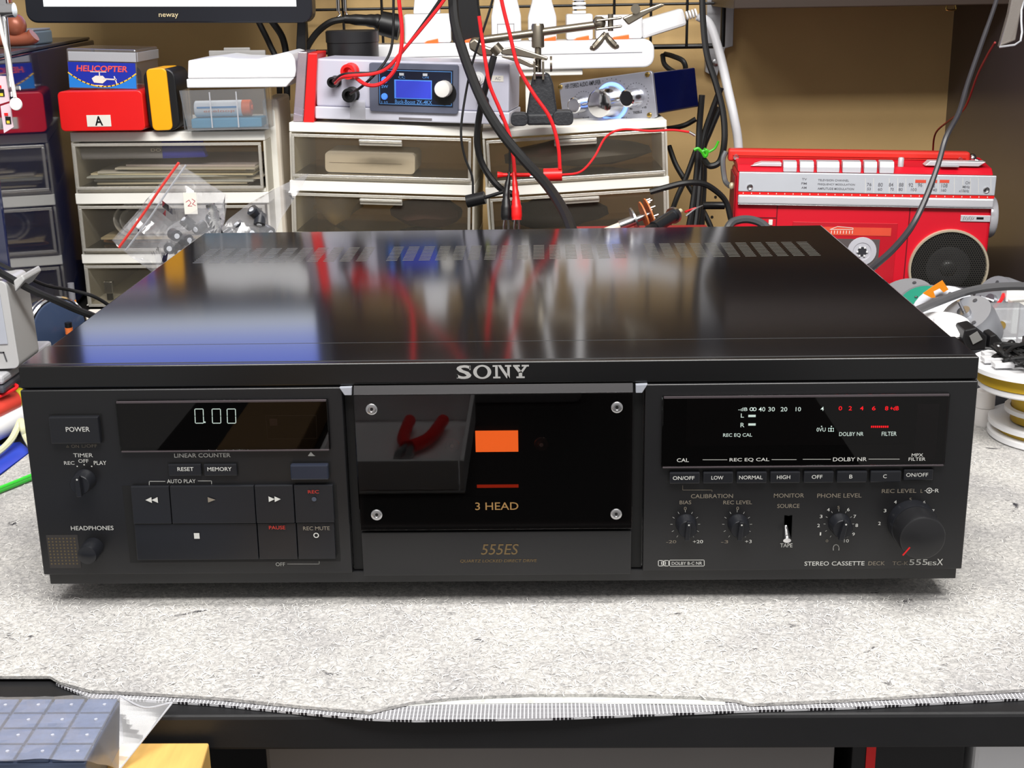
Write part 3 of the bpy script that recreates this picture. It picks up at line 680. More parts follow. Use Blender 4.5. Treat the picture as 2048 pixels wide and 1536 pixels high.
o = B().tube([(xa + .055, .03, za + .0045), (xa + .02, .03, za + .0048), (xa + .012, .03, za + .003), (xa + .02, .03, za + .0012), (xa + .11, .03, za + .0012)], .0011, 6).obj('brown_strap', mat('brown_paper', (196, 140, 90), .6)); tag(o, 'orange-brown paper strap folded at the second drawer bottom', 'strap', None, FL)
# small tool in third drawer
xa, xc, za, zc = dL[2]
t = thing('cable_connector', 'small metal-tipped connector standing in the bottom left drawer', 'connector', FL)
x, z = FL.L(220, 590, .02); B().cyl((x, .02, za + .0003), (x, .02, z + .002), .003, n=12).obj('boot', blk, t); B().box(x - .004, x + .004, .017, .023, z + .0022, FL.L(220, 562, .02)[1], .0005).obj('metal_tip', steel, t)

# ---- red box, helicopter box, yellow case, white device, battery case on the left cabinet
Fr = Frame((118, 183), .618, (286, 181), .618)
t = thing('red_plastic_box', 'red plastic box with a white A sticker on the drawers', 'box', Fr)
x0, x1, z0, z1 = Fr.R(118, 182, 287, 262)
B().rbox(x0, x1, 0, .085, z0, z1, .004, .0025, 4).obj('body', redpl, t)
q = Fr.R(174, 230, 222, 253); lab = B().box(q[0], q[1], -.0004, -.00005, q[2], q[3]).obj('sticker', paper, t)
q = Fr.R(190, 232, 206, 251); b = B(); b.text('\bA', q[0], q[1], q[2], q[3], -.0006); b.obj('lettering', blk, lab)
Fh = Frame((134, 98), .632, (273, 101), .632)
t = thing('toy_box', 'clear plastic box with a blue helicopter label on top of red box', 'box', Fh)
x0, x1, z0, z1 = Fh.R(135, 98, 273, 179); dz_ = .07
B().box(x0, x1, 0, dz_, z0, z1, .0012).obj('case', clearp, t)
q = Fh.R(137, 104, 273, 123); B().box(q[0], q[1] - .0002, -.0012, -.0001, q[2], q[3], .0004).obj('lid_rim', frost, t)
B().box(x1 + .0001, x1 + .0010, .002, dz_, q[2], q[3], .0003).obj('lid_rim', frost, t)
q = Fh.R(138, 125, 272, 176); lb = B().box(q[0], q[1], -.0006, -.00005, q[2], q[3]).obj('label_card', mat('label_blue', (34, 52, 168), .3, var=.03), t)
b = B()   # lighter corners under the arc
n_ = 16; lo = []; 
for k in range(n_ + 1):
    u = k / n_; lo.append((q[0] + (q[1] - q[0]) * u, q[2] + (q[3] - q[2]) * (.06 + .52 * (2 * u - 1) ** 2)))
for a, c in zip(lo, lo[1:]): b.poly([(a[0], -.0008, q[2]), (c[0], -.0008, q[2]), (c[0], -.0008, c[1]), (a[0], -.0008, a[1])])
b.obj('label_corner_print', mat('label_cyan', (40, 130, 220), .3), lb)
b = B(); b.line(lo, .0011, -.001); b.obj('label_arc_print', mat('label_yellow', (240, 200, 60), .3), lb)
b = B(); b.text('\bHELICOPTER', *[q[0] + (q[1] - q[0]) * .12, q[0] + (q[1] - q[0]) * .88, q[2] + (q[3] - q[2]) * .64, q[2] + (q[3] - q[2]) * .88], -.0009, .15); b.obj('lettering', mat('label_red', (236, 90, 80), .3), lb)
b = B(); cx, cz = q[0] + (q[1] - q[0]) * .46, q[2] + (q[3] - q[2]) * .32; s_ = (q[1] - q[0])
b.line([(cx - .13 * s_, cz + .115 * s_), (cx + .10 * s_, cz + .115 * s_)], .0006, -.0009); b.line([(cx, cz + .115 * s_), (cx, cz + .05 * s_)], .0009, -.0009)
b.poly([(cx - .12 * s_, -.0009, cz + .02 * s_), (cx - .09 * s_, -.0009, cz - .04 * s_), (cx + .04 * s_, -.0009, cz - .05 * s_), (cx + .10 * s_, -.0009, cz), (cx + .05 * s_, -.0009, cz + .06 * s_), (cx - .06 * s_, -.0009, cz + .06 * s_)])
b.line([(cx + .06 * s_, cz + .015 * s_), (cx + .24 * s_, cz + .01 * s_)], .0012, -.0009); b.line([(cx + .22 * s_, cz + .05 * s_), (cx + .25 * s_, cz - .05 * s_)], .001, -.0009); b.line([(cx - .08 * s_, cz - .08 * s_), (cx + .04 * s_, cz - .08 * s_)], .0006, -.0009)
b.obj('helicopter_print', paper, lb)
Fy = Frame((292, 138), .625, (342, 136), .625)
t = thing('yellow_black_case', 'rounded black case with a wide yellow band beside the red box', 'case', Fy)
x0, x1, z0, z1 = Fy.R(291, 138, 345, 262); dd = .048
B().rbox(x0, x1 + .004, .001, dd, z0, z1, .008, .003, 5).obj('shell', blk, t)
q = Fy.R(299, 138, 339, 261); B().rbox(q[0], q[1], -.0008, dd - .004, z0 + .0004, z1 + .0006, .004, .001, 4).obj('yellow_band', mat('yellow_plastic', (246, 174, 16), .4), t)
Fe = Frame((363, 181), .622, (532, 177), .622)
t = thing('battery_case', 'frosted clear battery case below the white device', 'case', Fe)
x0, x1, z0, z1 = Fe.R(364, 178, 533, 260); d_ = .03; w3 = .0012
b = B(); z1 -= .0004
b.prism([(x0 - .001, z1), (x0 + .0035, z0), (x1 + .001, z0), (x1 - .001, z1)], 0, w3); b.prism([(x0 + .0035, z0), (x1, z0), (x1, z0 + w3), (x0 + .0035, z0 + w3)], w3 + .0001, d_)
b.box(x0, x0 + w3, w3 + .0001, d_, z0 + w3, z1); b.box(x1 - w3, x1, w3 + .0001, d_, z0 + w3, z1); b.obj('case_body', frost.copy() if 0 else clear('case_frost', (244, 246, 248), .01, .15, haze=.08, hazecol=(240, 244, 250)), t)
b = B()
for px in (422, 475): q = Fe.L(px, 220); b.box(q[0] - .0006, q[0] + .0006, -.0006, -.0001, z0 + .002, z1 - .002)
b.obj('rib', frost, t)
tb = thing('battery', 'white AA battery with orange cap in the clear case', 'battery', Fe)
q = Fe.R(389, 204, 502, 236, .012); rb = .0072; zc_ = z0 + .0105 + rb; xo = Fe.L(484, 220, .012)[0]; yb_ = .012 + .004
B().lathe((q[0], yb_, zc_), (1, 0, 0), [(rb * .9, 0), (rb, .0006), (rb, xo - q[0])], 20).obj('sleeve', whitep, tb)
B().lathe((xo + .0001, yb_, zc_), (1, 0, 0), [(rb, 0), (rb, q[1] - xo - .0006), (rb * .85, q[1] - xo), (rb * .35, q[1] - xo), (rb * .35, q[1] - xo + .0012)], 20).obj('cap', mat('battery_orange', (244, 108, 40), .4), tb)
b = B(); b.text('eneloop', q[0] + .009, xo - .006, zc_ - .0034, zc_ - .0004, yb_ - rb - .0004); b.obj('lettering', mat('battery_print', (226, 130, 96), .4), tb)
b = B(); b.box(q[0] + .003, xo - .003, yb_ - rb - .0003, yb_ - rb - .0001, zc_ + .0008, zc_ + .0024); b.obj('stripe', mat('battery_blue', (60, 140, 200), .4), tb)
o = B().box(x0 + .006, x1 - .006, .004, d_ - .004, z0 + .0016, z0 + .0098, .001).obj('blue_reflection', mat('cyan_reflection', (96, 180, 216), .6)); tag(o, 'light blue reflection under the battery, modelled as a block', 'reflection', None, Fe)  # blue reflection below the battery, painted as a solid block
Fw = Frame((371, 120), .630, (585, 118), .630)
t = thing('white_device', 'white plastic device with sloped top resting on the battery case', 'device', Fw)
x0, x1, z0, z1 = Fw.R(372, 118, 562, 175)
zl = Fw.L(470, 157)[1]
top = [(x0 + .001, zl + .0003), (x1 + .012, zl + .0003), (x1 + .0135, zl + .006)] + [Fw.L(*p) for p in ((590, 120), (584, 108), (572, 104), (550, 110), (515, 118), (470, 117), (440, 113), (395, 119), (376, 121))]
B().prism(top, 0, .07, .0012).obj('upper_shell', whitep, t)
B().prism([(x0, z0), (x1 + .004, z0), (x1 + .0115, zl), (x0, zl)], -.001, .071, .001).obj('lower_shell', whitep, t)
q = Fw.R(406, 103, 521, 118, .05); B().box(q[0], q[1], .072, .076, q[2] - .02, q[3], .0008).obj('rear_block', mat('mid_grey', (150, 148, 146), .5), t)
q = Fw.R(434, 100, 488, 112, .05); B().box(q[0], q[1], .0765, .079, q[2] - .02, q[3] + .001, .0008).obj('rear_tab', mat('mid_grey', (150, 148, 146), .5), t)
# white upright post between the cabinets
p0 = P(556, 190, y=.70); r_ = .0075
t = thing('white_post', 'white upright post between left and middle drawer cabinets', 'post')
B().box(p0.x - r_, p0.x + r_, .66, .72, -.0029, p0.z, .003).obj('upright', mat('post_white', (224, 214, 200), .4), t)
B().rbox(p0.x - r_ * .5, p0.x + r_ * .5, .6595, .662, .01, p0.z - .01, .002).obj('channel', ivory, t)

# ---- middle and right cabinets
FM = Frame((575, 262), .622, (952, 272), .617)
tM, dM = cabinet(FM, 'ivory drawer cabinet in the middle, below the power supply', 577, 950, 250, [(270, 352), (388, 468), (502, 580)], .115)
FRt = Frame((962, 270), .617, (1336, 246), .622)
tR, dR = cabinet(FRt, 'ivory drawer cabinet on the right, below the amplifier', 964, 1335, 252, [(268, 352), (385, 470), (502, 580)], .115)
xa, xc, za, zc = dM[0]
q = FM.R(650, 305, 830, 350, .02); t = thing('white_box', 'plain white box inside the top middle drawer', 'box', FM)
B().rbox(q[0], q[1], .02, .07, za, q[3], .004, .0012).obj('box_body', mat('box_cream', (238, 230, 220), .5), t)
B().box(q[0] + .004, q[1] - .012, .0195, .0199, za + (q[3] - za) * .48, za + (q[3] - za) * .5).obj('lid_seam', mat('seam', (190, 180, 170), .5), t)
xa, xc, za, zc = dM[1]
def lump(name, fr, m, label, cat, x, y, z, r, seed):
    b = B(); b.sph((x, y, z + r[2]), r, 12, 7); rr = random.Random(seed)
    for v in b.bm.verts: v.co += noise.noise_vector(v.co * 90 + Vector((seed, 0, 0))) * r[2] * .35
    zmin = min(v.co.z for v in b.bm.verts)
    for v in b.bm.verts: v.co.z += z - zmin
    return tag(b.obj(name, m), label, cat, None, fr)
lump('cloth_bundle', FM, mat('dark_red_cloth', (84, 50, 46), .7, var=.4), 'dark reddish bundle inside the second middle drawer', 'bundle', (xa + xc) / 2 + .035, .05, za, (.035, .02, .014), 2)
lump('cloth_bundle', FM, mat('tan_cloth', (176, 150, 100), .7, var=.4), 'tan bundle at the left of the second middle drawer', 'bundle', xa + .03, .05, za, (.022, .02, .02), 7)
xa, xc, za, zc = dR[0]
lump('plastic_bag', FRt, mat('grey_bag', (120, 116, 112), .35, var=.35), 'crumpled dark grey bag filling the top right drawer', 'bag', (xa + xc) / 2 + .005, .06, za, (.070, .03, .013), 4)
xa, xc, za, zc = dR[1]
lump('dark_cloth', FRt, mat('charcoal_cloth', (44, 46, 50), .8, var=.4), 'charcoal foam lump inside the second right drawer', 'foam', (xa + xc) / 2 - .02, .05, za, (.05, .016, .013), 9)
t = thing('rotary_switch', 'rotary switch with brown wafers in front of the right drawers', 'rotary switch')
def PW(px, py, y): return P(px, py, y=y)
yy = .50; c = PW(1290, 432, yy)
ax = Vector((1, .15, .35)).normalized()
B().lathe(c - ax * .010, ax, [(.0105, 0), (.0105, .0015)], 18).obj('plate', steel, t)
B().lathe(c - ax * .0012, ax, [(.0125, 0), (.0125, .0012)], 20).obj('wafer', mat('wafer_brown', (190, 112, 60), .5), t)
B().lathe(c + ax * .0035, ax, [(.0135, 0), (.0135, .0012)], 20).obj('wafer', mat('wafer_brown', (190, 112, 60), .5), t)
B().cyl(c - ax * .022, c - ax * .0101, .004, n=14).obj('bushing', steel, t)
B().cyl(c - ax * .040, c - ax * .0221, .003, n=12).obj('shaft', mat('shaft_cream', (216, 206, 190), .4), t)
B().cyl(c - ax * .0084, c - ax * .0013, .0025, n=10).obj('spacer', steel, t); B().cyl(c + ax * .0001, c + ax * .0034, .0025, n=10).obj('spacer', steel, t)
b = B()
for k in range(10):
    a = k * .628; u = ax.cross(Vector((0, 0, 1))).normalized(); v = ax.cross(u); p = c + ax * .0048 + (u * math.cos(a) + v * math.sin(a)) * .0115
    b.cyl(p, p + ax * .004, .0006, n=6)
b.obj('terminals', steel, t)
# junk under it so that it rests on something
o = B().box(c.x - .06, c.x + .055, yy - .02, yy + .04, -.0029, c.z - .0145, .002).obj('parts_carton', mat('red_card', (150, 34, 34), .5)); tag(o, 'dark red carton behind the deck, under the rotary switch', 'carton')

# ---- monitor
Fm = Frame((50, 45), .70, (624, 45), .70)
t = thing('monitor', 'small black-framed monitor with bright screen hanging at top left', 'monitor', Fm)
x0, x1, z0, _ = Fm.R(50, -20, 624, 46); zt_ = z0 + .175
B().rbox(x0, x1, 0, .022, z0, zt_, .010, .0025, 5).obj('bezel', mat('monitor_black', (22, 24, 32), .35), t)
q = Fm.R(86, -20, 592, 13)
def screen_material(h):
    m = bpy.data.materials.new('screen'); m.use_nodes = True; n = m.node_tree.nodes; l = m.node_tree.links
    tc = n.new('ShaderNodeTexCoord'); sp = n.new('ShaderNodeSeparateXYZ'); l.new(tc.outputs['Object'], sp.inputs[0])
    mr = n.new('ShaderNodeMapRange'); mr.inputs[1].default_value = q[2]; mr.inputs[2].default_value = zt_ - .01; l.new(sp.outputs[2], mr.inputs[0])
    r = n.new('ShaderNodeValToRGB'); e = r.color_ramp.elements; r.color_ramp.interpolation = 'LINEAR'
    e[0].position = 0; e[0].color = (.95, 1, 1, 1); e[1].position = 1; e[1].color = (.06, .12, .85, 1)
    a = e.new(.09); a.color = (.9, .96, 1, 1); a = e.new(.10); a.color = (.42, .52, 1, 1); a = e.new(.36); a.color = (.12, .20, .95, 1)
    l.new(mr.outputs[0], r.inputs[0]); b = n['Principled BSDF']; b.inputs['Base Color'].default_value = (.02, .02, .02, 1); b.inputs['Roughness'].default_value = .3
    l.new(r.outputs[0], b.inputs['Emission Color']); b.inputs['Emission Strength'].default_value = .95; return m
B().box(q[0], q[1], -.0004, -.00005, q[2], zt_ - .012).obj('screen', screen_material(1), t)
k = Fm.R(318, 27, 357, 37); b = B(); b.text('neway', *k, -.0005); b.obj('lettering', mat('logo_gold', (216, 200, 160), .4), t)
B().box((x0 + x1) / 2 - .02, (x0 + x1) / 2 + .02, .0225, .179 - .0, z0 + .06, z0 + .09, .001).obj('wall_mount', blk, t)
k = Fm.R(600, 46, 616, 115, .03); B().prism([(k[0], k[3] + .01), (k[1], k[3] + .01), (k[1] - .002, k[2]), (k[0] - .004, k[2])], .024, .030, .001).obj('side_bracket', blk, t)

# ---- clear-and-red case and power supply
FP = Frame((636, 118), .632, (1018, 128), .606)
t = thing('bench_power_supply', 'lavender plastic box power supply with blue display module', 'power supply', FP)
x0, x1, _, _ = FP.R(632, 118, 1018, 250); zt_ = FP.L(820, 122)[1]; zb_ = FP.L(820, 243)[1]
lav = mat('lavender_plastic', (200, 200, 216), .35, var=.04)
B().box(x0, x1, 0, .055, zb_ + .011, zt_, .0015).obj('housing', lav, t)
B().box(x0 - .001, x1 + .001, -.002, .057, zb_, zb_ + .0108, .0012).obj('base_rim', mat('lavender_light', (214, 215, 228), .35), t)
q = FP.R(798, 240, 864, 244, -.002); B().box(q[0], q[1], -.0025, -.0021, zb_ + .0018, zb_ + .0036).obj('latch_slot', mat('slot_grey', (120, 116, 120), .5), t)
q = FP.R(742, 127, 918, 224); bz = B().rbox(q[0], q[1], -.005, -.0001, q[2], q[3], .002, .0008).obj('module_bezel', mat('bezel_grey', (96, 100, 118), .4), t)
q = FP.R(757, 139, 906, 212, -.005); mp2 = B().box(q[0], q[1], -.0056, -.0051, q[2], q[3]).obj('module_panel', mat('module_navy', (18, 24, 44), .3), t)
e = .0012; b = B(); b.line([(q[0] + e, q[2] + e), (q[1] - e, q[2] + e), (q[1] - e, q[3] - e), (q[0] + e, q[3] - e), (q[0] + e, q[2] + e)], .0005, -.0057)
for s_, px in (('CC', (797, 152, 810, 157)), ('ON', (845, 152, 857, 157)), ('SW', (763, 170, 776, 176)), ('U/I', (763, 202, 775, 208)), ('OFF', (884, 203, 900, 209))): b.text(s_, *FP.R(*px, -.0057), -.0057)
b.text('Buck-Boost ZK-4KX', *FP.R(790, 200, 864, 208, -.0057), -.0057); b.obj('lettering', mat('module_print', (90, 150, 220), .4), mp2)
b = B(); b.box(*FP.R(799, 145, 808, 150, -.0057)[:2], -.0066, -.0057, *FP.R(799, 145, 808, 150)[2:]); b.box(*FP.R(846, 146, 855, 151, -.0057)[:2], -.0066, -.0057, *FP.R(846, 146, 855, 151)[2:]); b.obj('indicator', mat('led_white', (200, 204, 210), .4), mp2)
q = FP.R(789, 160, 864, 198, -.0056); b = B(); b.box(q[0], q[1], -.0064, -.0057, q[2], q[3], .0002); b.obj('lcd_frame', mat('lcd_edge', (80, 140, 230), .3, emit=(60, 110, 220), es=.2), mp2)
q = FP.R(792, 162, 862, 196, -.0064); B().box(q[0], q[1], -.0067, -.0065, q[2], q[3]).obj('lcd', mat('lcd_blue', (54, 66, 196), .3, emit=(46, 60, 170), es=.18), mp2)
for px, py in ((769, 160), (769, 193)): x, z = FP.L(px, py, -.006); B().lathe((x, -.0057, z), (0, -1, 0), [(.0029, 0), (.0029, .001), (.0024, .0016)], 16).obj('push_button', mat('button_blue', (86, 146, 250), .3, emit=(60, 120, 250), es=.35), t)
x, z = FP.L(887, 178, -.01); B().lathe((x, -.0057, z), (0, -1, 0), [(.0072, 0), (.0072, .009), (.0066, .0105), (.005, .0108)], 18).obj('rotary_knob', mat('knob_white', (232, 230, 226), .35), t)
B().disc((x, z - .004), .0105, -.00575, 20).obj('painted_knob_shadow', mat('knob_shadow_black', (16, 16, 18), .4), mp2)  # dark disc painted as the shadow below the rotary knob
for nm, px, py, r_, m in (('red_terminal', 698, 143, .0066, redpl), ('black_terminal', 667, 164, .0047, blk), ('black_terminal', 700, 190, .0062, blk)):
    x, z = FP.L(px, py, -.008)
    o = B().lathe((x, -.0001, z), (0, -1, 0), [(r_ * 1.1, 0), (r_ * 1.1, .002), (r_ * .85, .0025), (r_ * .85, .006), (r_, .0065), (r_, .0125), (r_ * .6, .0127), (r_ * .55, .006)], 20).obj(nm, m, t)
q = FP.R(700, 200, 731, 246, -.002); B().box(q[0], q[1], -.0024, -.0021, zb_ + .0002, q[3]).obj('clear_tape', clear('tape_clear', (250, 250, 255), .04, .1, haze=.35, hazecol=(252, 252, 255)), t)
x, z = FP.L(965, 203, -.004); o = B().lathe((x, -.0001, z), (0, -1, 0), [(.0052, 0), (.0052, .0025), (.0046, .003)], 20).obj('switch_ring', blk, t); B().lathe((x, -.0032, z), (0, -1, 0), [(.0043, 0), (.0038, .0018), (.002, .0024)], 18).obj('yellow_cap', mat('lime', (206, 222, 30), .35), o)
x, z = FP.L(955, 157, -.004); o = B().lathe((x, -.0001, z), (0, -1, 0), [(.0058, 0), (.0058, .0015), (.0045, .0018), (.0045, .003), (.003, .0033), (.003, .008)], 18).obj('dc_jack', whitep, t)
q = FP.R(984, 151, 1007, 163); o = B().box(q[0], q[1], -.0004, -.0001, q[2], q[3]).obj('sticker', paper, t); b = B(); b.text('AC', *FP.R(990, 154, 1001, 160, -.0006), -.0006); b.obj('lettering', mat('grey_print', (140, 140, 150), .5), o)
Fc = Frame((598, 104), .628, (634, 104), .628)
t = thing('red_clear_case', 'narrow clear case with a red slab standing left of the power supply', 'case', Fc)
b = B(); za_ = Fc.L(610, 243)[1]; zt_ = Fc.L(610, 104)[1]
xs = [Fc.L(*p)[0] for p in ((596, 104), (614, 104), (586, 242), (606, 242), (616, 103), (635, 103), (607, 246), (628, 246))]
B().prism([(xs[2], za_), (xs[3], za_), (xs[1], zt_), (xs[0], zt_)], .0, .05, .0008).obj('clear_half', clear('lilac_clear', (236, 230, 246), .03, .08, haze=.3, hazecol=(220, 208, 226)), t)
B().prism([(xs[6], za_ - .0008), (xs[7], za_ - .0008), (xs[5], zt_ - .001), (xs[4], zt_ - .001)], -.001, .05, .0008).obj('red_half', redpl, t)
# black can
c = P(707, 118, y=.715); ztop = P(707, 62, y=.69).z; zlid = P(707, 86, y=.69).z
t = thing('black_can', 'round black lidded can behind the power supply', 'can')
zq = P(707, 256, y=.622).z + .004
B().lathe((c.x, .715, zq), (0, 0, 1), [(.0242, 0), (.0242, zlid - zq - .0003)], 36).obj('can_body', mat('can_black', (32, 32, 34), .35, var=.05), t)
B().lathe((c.x, .715, zlid), (0, 0, 1), [(.0250, 0), (.0250, ztop - zlid - .001), (.024, ztop - zlid), (.02, ztop - zlid)], 36).obj('lid', mat('can_black', (32, 32, 34), .35), t)

# ================================================================== GRID, POWER STRIP, PLUGS
t = thing('wire_grid', 'black wire grid panel hanging on the tan wall behind the plugs', 'wire grid')
yg = .845; gm = mat('black_wire', (18, 18, 20), .4)
zg0 = P(1100, 97, y=yg).z; zg1 = P(1100, 12, y=yg).z; dzg = zg1 - zg0
xg = [P(px, 60, y=yg).x for px in (612, 689, 766, 843, 920, 997, 1074, 1151, 1228, 1301, 1373, 1445)]
for i in range(3):
    r_ = .0026 if i == 0 else .0014
    B().cyl((xg[0], yg, zg0 + dzg * i), (xg[-1], yg, zg0 + dzg * i), r_, n=8).obj('wire', gm, t)
for i, x in enumerate(xg):
    r_ = .0026 if i in (0, len(xg) - 1) else .0014
    B().cyl((x, yg - .003, zg0 - .001), (x, yg - .003, zg0 + dzg * 2), r_, n=8).obj('wire', gm, t)
for x in (xg[1], xg[-2]): B().cyl((x, yg + .002, zg0 + dzg * 2), (x, YW - .0005, zg0 + dzg * 2), .002, n=8).obj('standoff', gm, t)
t = thing('wall_bracket', 'grey metal wall bracket with a screw right of the wire grid', 'bracket')
q0 = P(1412, 60, y=.872); q1 = P(1466, 60, y=.872)
zb0 = P(1435, 155, y=.872).z
B().prism([(q0.x, zb0 + .006), (q0.x + .012, zb0), (q1.x - .008, zb0 + .03), (q1.x, zb0 + .032), (q1.x, .42), (q0.x, .42)], .868, YW - .0003, .0006).obj('plate', mat('bracket_grey', (176, 176, 180), .4, .3), t)
c = P(1431, 125, y=.868); B().lathe((c.x, .8678, c.z), (0, -1, 0), [(.0042, 0), (.0036, .0014), (.002, .002)], 14).obj('screw', steel, t)

FS = Frame((742, 94), .755, (1305, 82), .762)
strip = thing('power_strip', 'long white power strip lying behind amplifier and power supply', 'power strip', FS)
x0, x1, _, _ = FS.R(700, 84, 1309, 138); zt_ = FS.L(1020, 84)[1]; zb_ = FS.L(1020, 141)[1]; zm = zb_ + (zt_ - zb_) * .55
B().rbox(x0, x1, .001, .045, zb_, zt_, .010, .003, 5).obj('body', whitep, strip)
B().box(x0 + .012, x1 - .012, .0004, .0008, zm - .0003, zm).obj('seam', mat('seam_grey', (150, 150, 154), .5), strip)
orn = mat('neon_orange', (255, 90, 40), .35, emit=(255, 80, 30), es=.8)
for a, c in ((848, 876), (925, 950), (1085, 1112), (1148, 1178), (1222, 1258)):
    q = FS.R(a, 76, c, 84, .006); B().prism([(q[0], zt_ + .0001), (q[1], zt_ + .0001), (q[1], zt_ + .0045), (q[0] + .003, zt_ + .0025)], .006, .013, .0006).obj('lit_switch', orn, strip)
b = B(); q = FS.R(940, 141, 1165, 152, .01); B().box(q[0], q[1], .006, .035, q[2], zb_ - .0002, .001).obj('mount_rail', ivory, strip)
# support column so that the strip does not float
B().box(FS.L(1050, 100)[0], FS.L(1090, 100)[0], .02, .035, -FS.o.z - .0029, zb_ - .011, .001).obj('support', ivory, strip)
def plug(px0, px1, r0, r1, label, d=.022, m=whitep, taper=.0, extra=None):
    t = thing('plug', label, 'plug', FS, 'plugs in the power strip')
    q = FS.R(px0, r0, px1, r1, d - .012); w_ = q[1] - q[0]; zz0 = zt_ + .0003; H = q[3] - zz0
    pts = [(q[0], zz0), (q[1], zz0), (q[1], zz0 + H * .45), (q[1] - w_ * taper, zz0 + H * .75), (q[1] - w_ * taper, zz0 + H), (q[0] + w_ * taper, zz0 + H), (q[0] + w_ * taper, zz0 + H * .75), (q[0], zz0 + H * .45)]
    B().prism(pts, d - .012, d + .012, .002).obj('plug_body', m, t); return t, q, zz0, H
def up(t, fr, px, py, d, m, r=.0028, sway=.01):
    x, z = fr.L(px, py, d); B().tube([(x, d, z - .004), (x + sway * .2, d, z + .03), (x + sway, d + .01, z + .09), (x + sway, d + .03, z + .2)], r, 8).obj('cord', m, t)
t, q, zz0, H = plug(808, 902, 28, 82, 'wide white adapter plug at the left end of the power strip')
q2 = FS.R(825, 0, 880, 30, .01); B().prism([(q2[0], zz0 + H + .0003), (q2[1], zz0 + H + .0003), (q2[1] - .004, zz0 + H + .03), (q2[0] + .004, zz0 + H + .03)], .014, .03, .0015).obj('strain_relief', whitep, t)
t, *_ = plug(903, 962, -15, 82, 'black plug in the strip beside the wide white adapter', m=blk, taper=.06); up(t, FS, 932, -12, .022, blkr)
t, q, zz0, H = plug(982, 1042, -30, 82, 'white plug with a square recess, third on the power strip', taper=.12); up(t, FS, 1010, -28, .022, whitep)
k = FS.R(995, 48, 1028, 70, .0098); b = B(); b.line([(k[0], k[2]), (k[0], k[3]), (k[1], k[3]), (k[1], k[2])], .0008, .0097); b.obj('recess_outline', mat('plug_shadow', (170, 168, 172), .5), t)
t, *_ = plug(1056, 1113, -25, 82, 'bottle-shaped white plug behind the steel clamp post', taper=.16); up(t, FS, 1082, -23, .022, whitep)
t, q, zz0, H = plug(1133, 1186, 28, 84, 'square white plug with ribbed cord sleeve')
for j in range(5):
    zj = zz0 + H + .0004 + j * .004; xm = (q[0] + q[1]) / 2; B().box(xm - .0065, xm + .0065, .015, .028, zj, zj + .0026, .0006).obj('sleeve_rib', whitep, t)
up(t, FS, 1160, 10, .022, whitep, .0042, 0)
t, q, zz0, H = plug(1192, 1285, 30, 82, 'wide white plug at the right end of power strip')
t2 = thing('plug', 'slanted white plug feeding the pale cord, far right of the strip', 'plug', FS, 'plugs in the power strip')
a = FS.L(1278, 60, .03); c = FS.L(1368, 33, .03); av, cv = Vector((a[0], .03, a[1])), Vector((c[0], .03, c[1])); dv = (cv - av).normalized(); nv = Vector((-dv.z, 0, dv.x))
pts = [av + nv * .009, av - nv * .009, cv - nv * .0085, cv + nv * .0085]
B().prism([(p.x, p.z) for p in pts], .02, .04, .003).obj('plug_body', whitep, t2)
for j in range(4): p = cv + dv * (.002 + j * .003); B().cyl(p, p + dv * .0018, .0045, n=10).obj('sleeve_rib', whitep, t2)
ys = FS.o.y + .03
wc = [P(px, py, y=yy) for px, py, yy in ((1396, 32, ys), (1420, 50, ys), (1440, 110, ys - .01), (1456, 180, ys - .02), (1468, 235, ys - .03), (1477, 295, ys - .03), (1480, 420, ys - .03), (1482, 560, ys - .03))]
tag(B().tube(wc, .0046, 10).obj('pale_cable', mat('cord_white', (222, 222, 226), .45)), 'thick pale cord hanging down behind the red radio', 'cord')

# black round plug left of the strip, with its cable to the monitor
t = thing('black_connector', 'black barrel connector and cable above the black can', 'connector')
yk_ = .76; a = P(800, 55, y=yk_); c = P(735, 37, y=yk_)
B().cyl(a, P(762, 46, y=yk_), .0125, .0115, 18).obj('connector_body', blk, t)
B().tube([P(761, 46, y=yk_), P(748, 42, y=yk_), P(690, 38, y=yk_)], [.0085, .0075, .0065, .0055, .0045], 10).obj('strain_relief', blk, t)
B().tube([P(692, 38, y=yk_), P(660, 45, y=yk_), P(630, 70, y=yk_), P(608, 110, y=yk_ - .01), P(600, 160, y=yk_ - .02), P(598, 300, y=yk_ - .02)], .0032, 8).obj('cable', blkr, t)
xh = P(678, 10, y=.82).x
for px, lab in ((676, 'left'), (690, 'right')):
    t = thing('hook_clip', '%s of two chrome hook clips on the wire grid' % lab, 'clip', None, 'chrome clips on the grid')
    a = P(px, 0, y=.838); B().cyl(a + Vector((0, 0, .02)), P(px + 1, 22, y=.838), .0022, n=10).obj('barrel', chrome, t)
    B().tube([P(px + 1, 22, y=.838) - Vector((0, 0, .0002)), P(px + 4, 30, y=.838), P(px + (-3 if px < 680 else 6), 36, y=.836)], .001, 8).obj('hook', chrome, t)
    B().cyl(a + Vector((0, 0, .004)), a + Vector((0, 0, .008)), .0034, n=10).obj('collar', chrome, t)

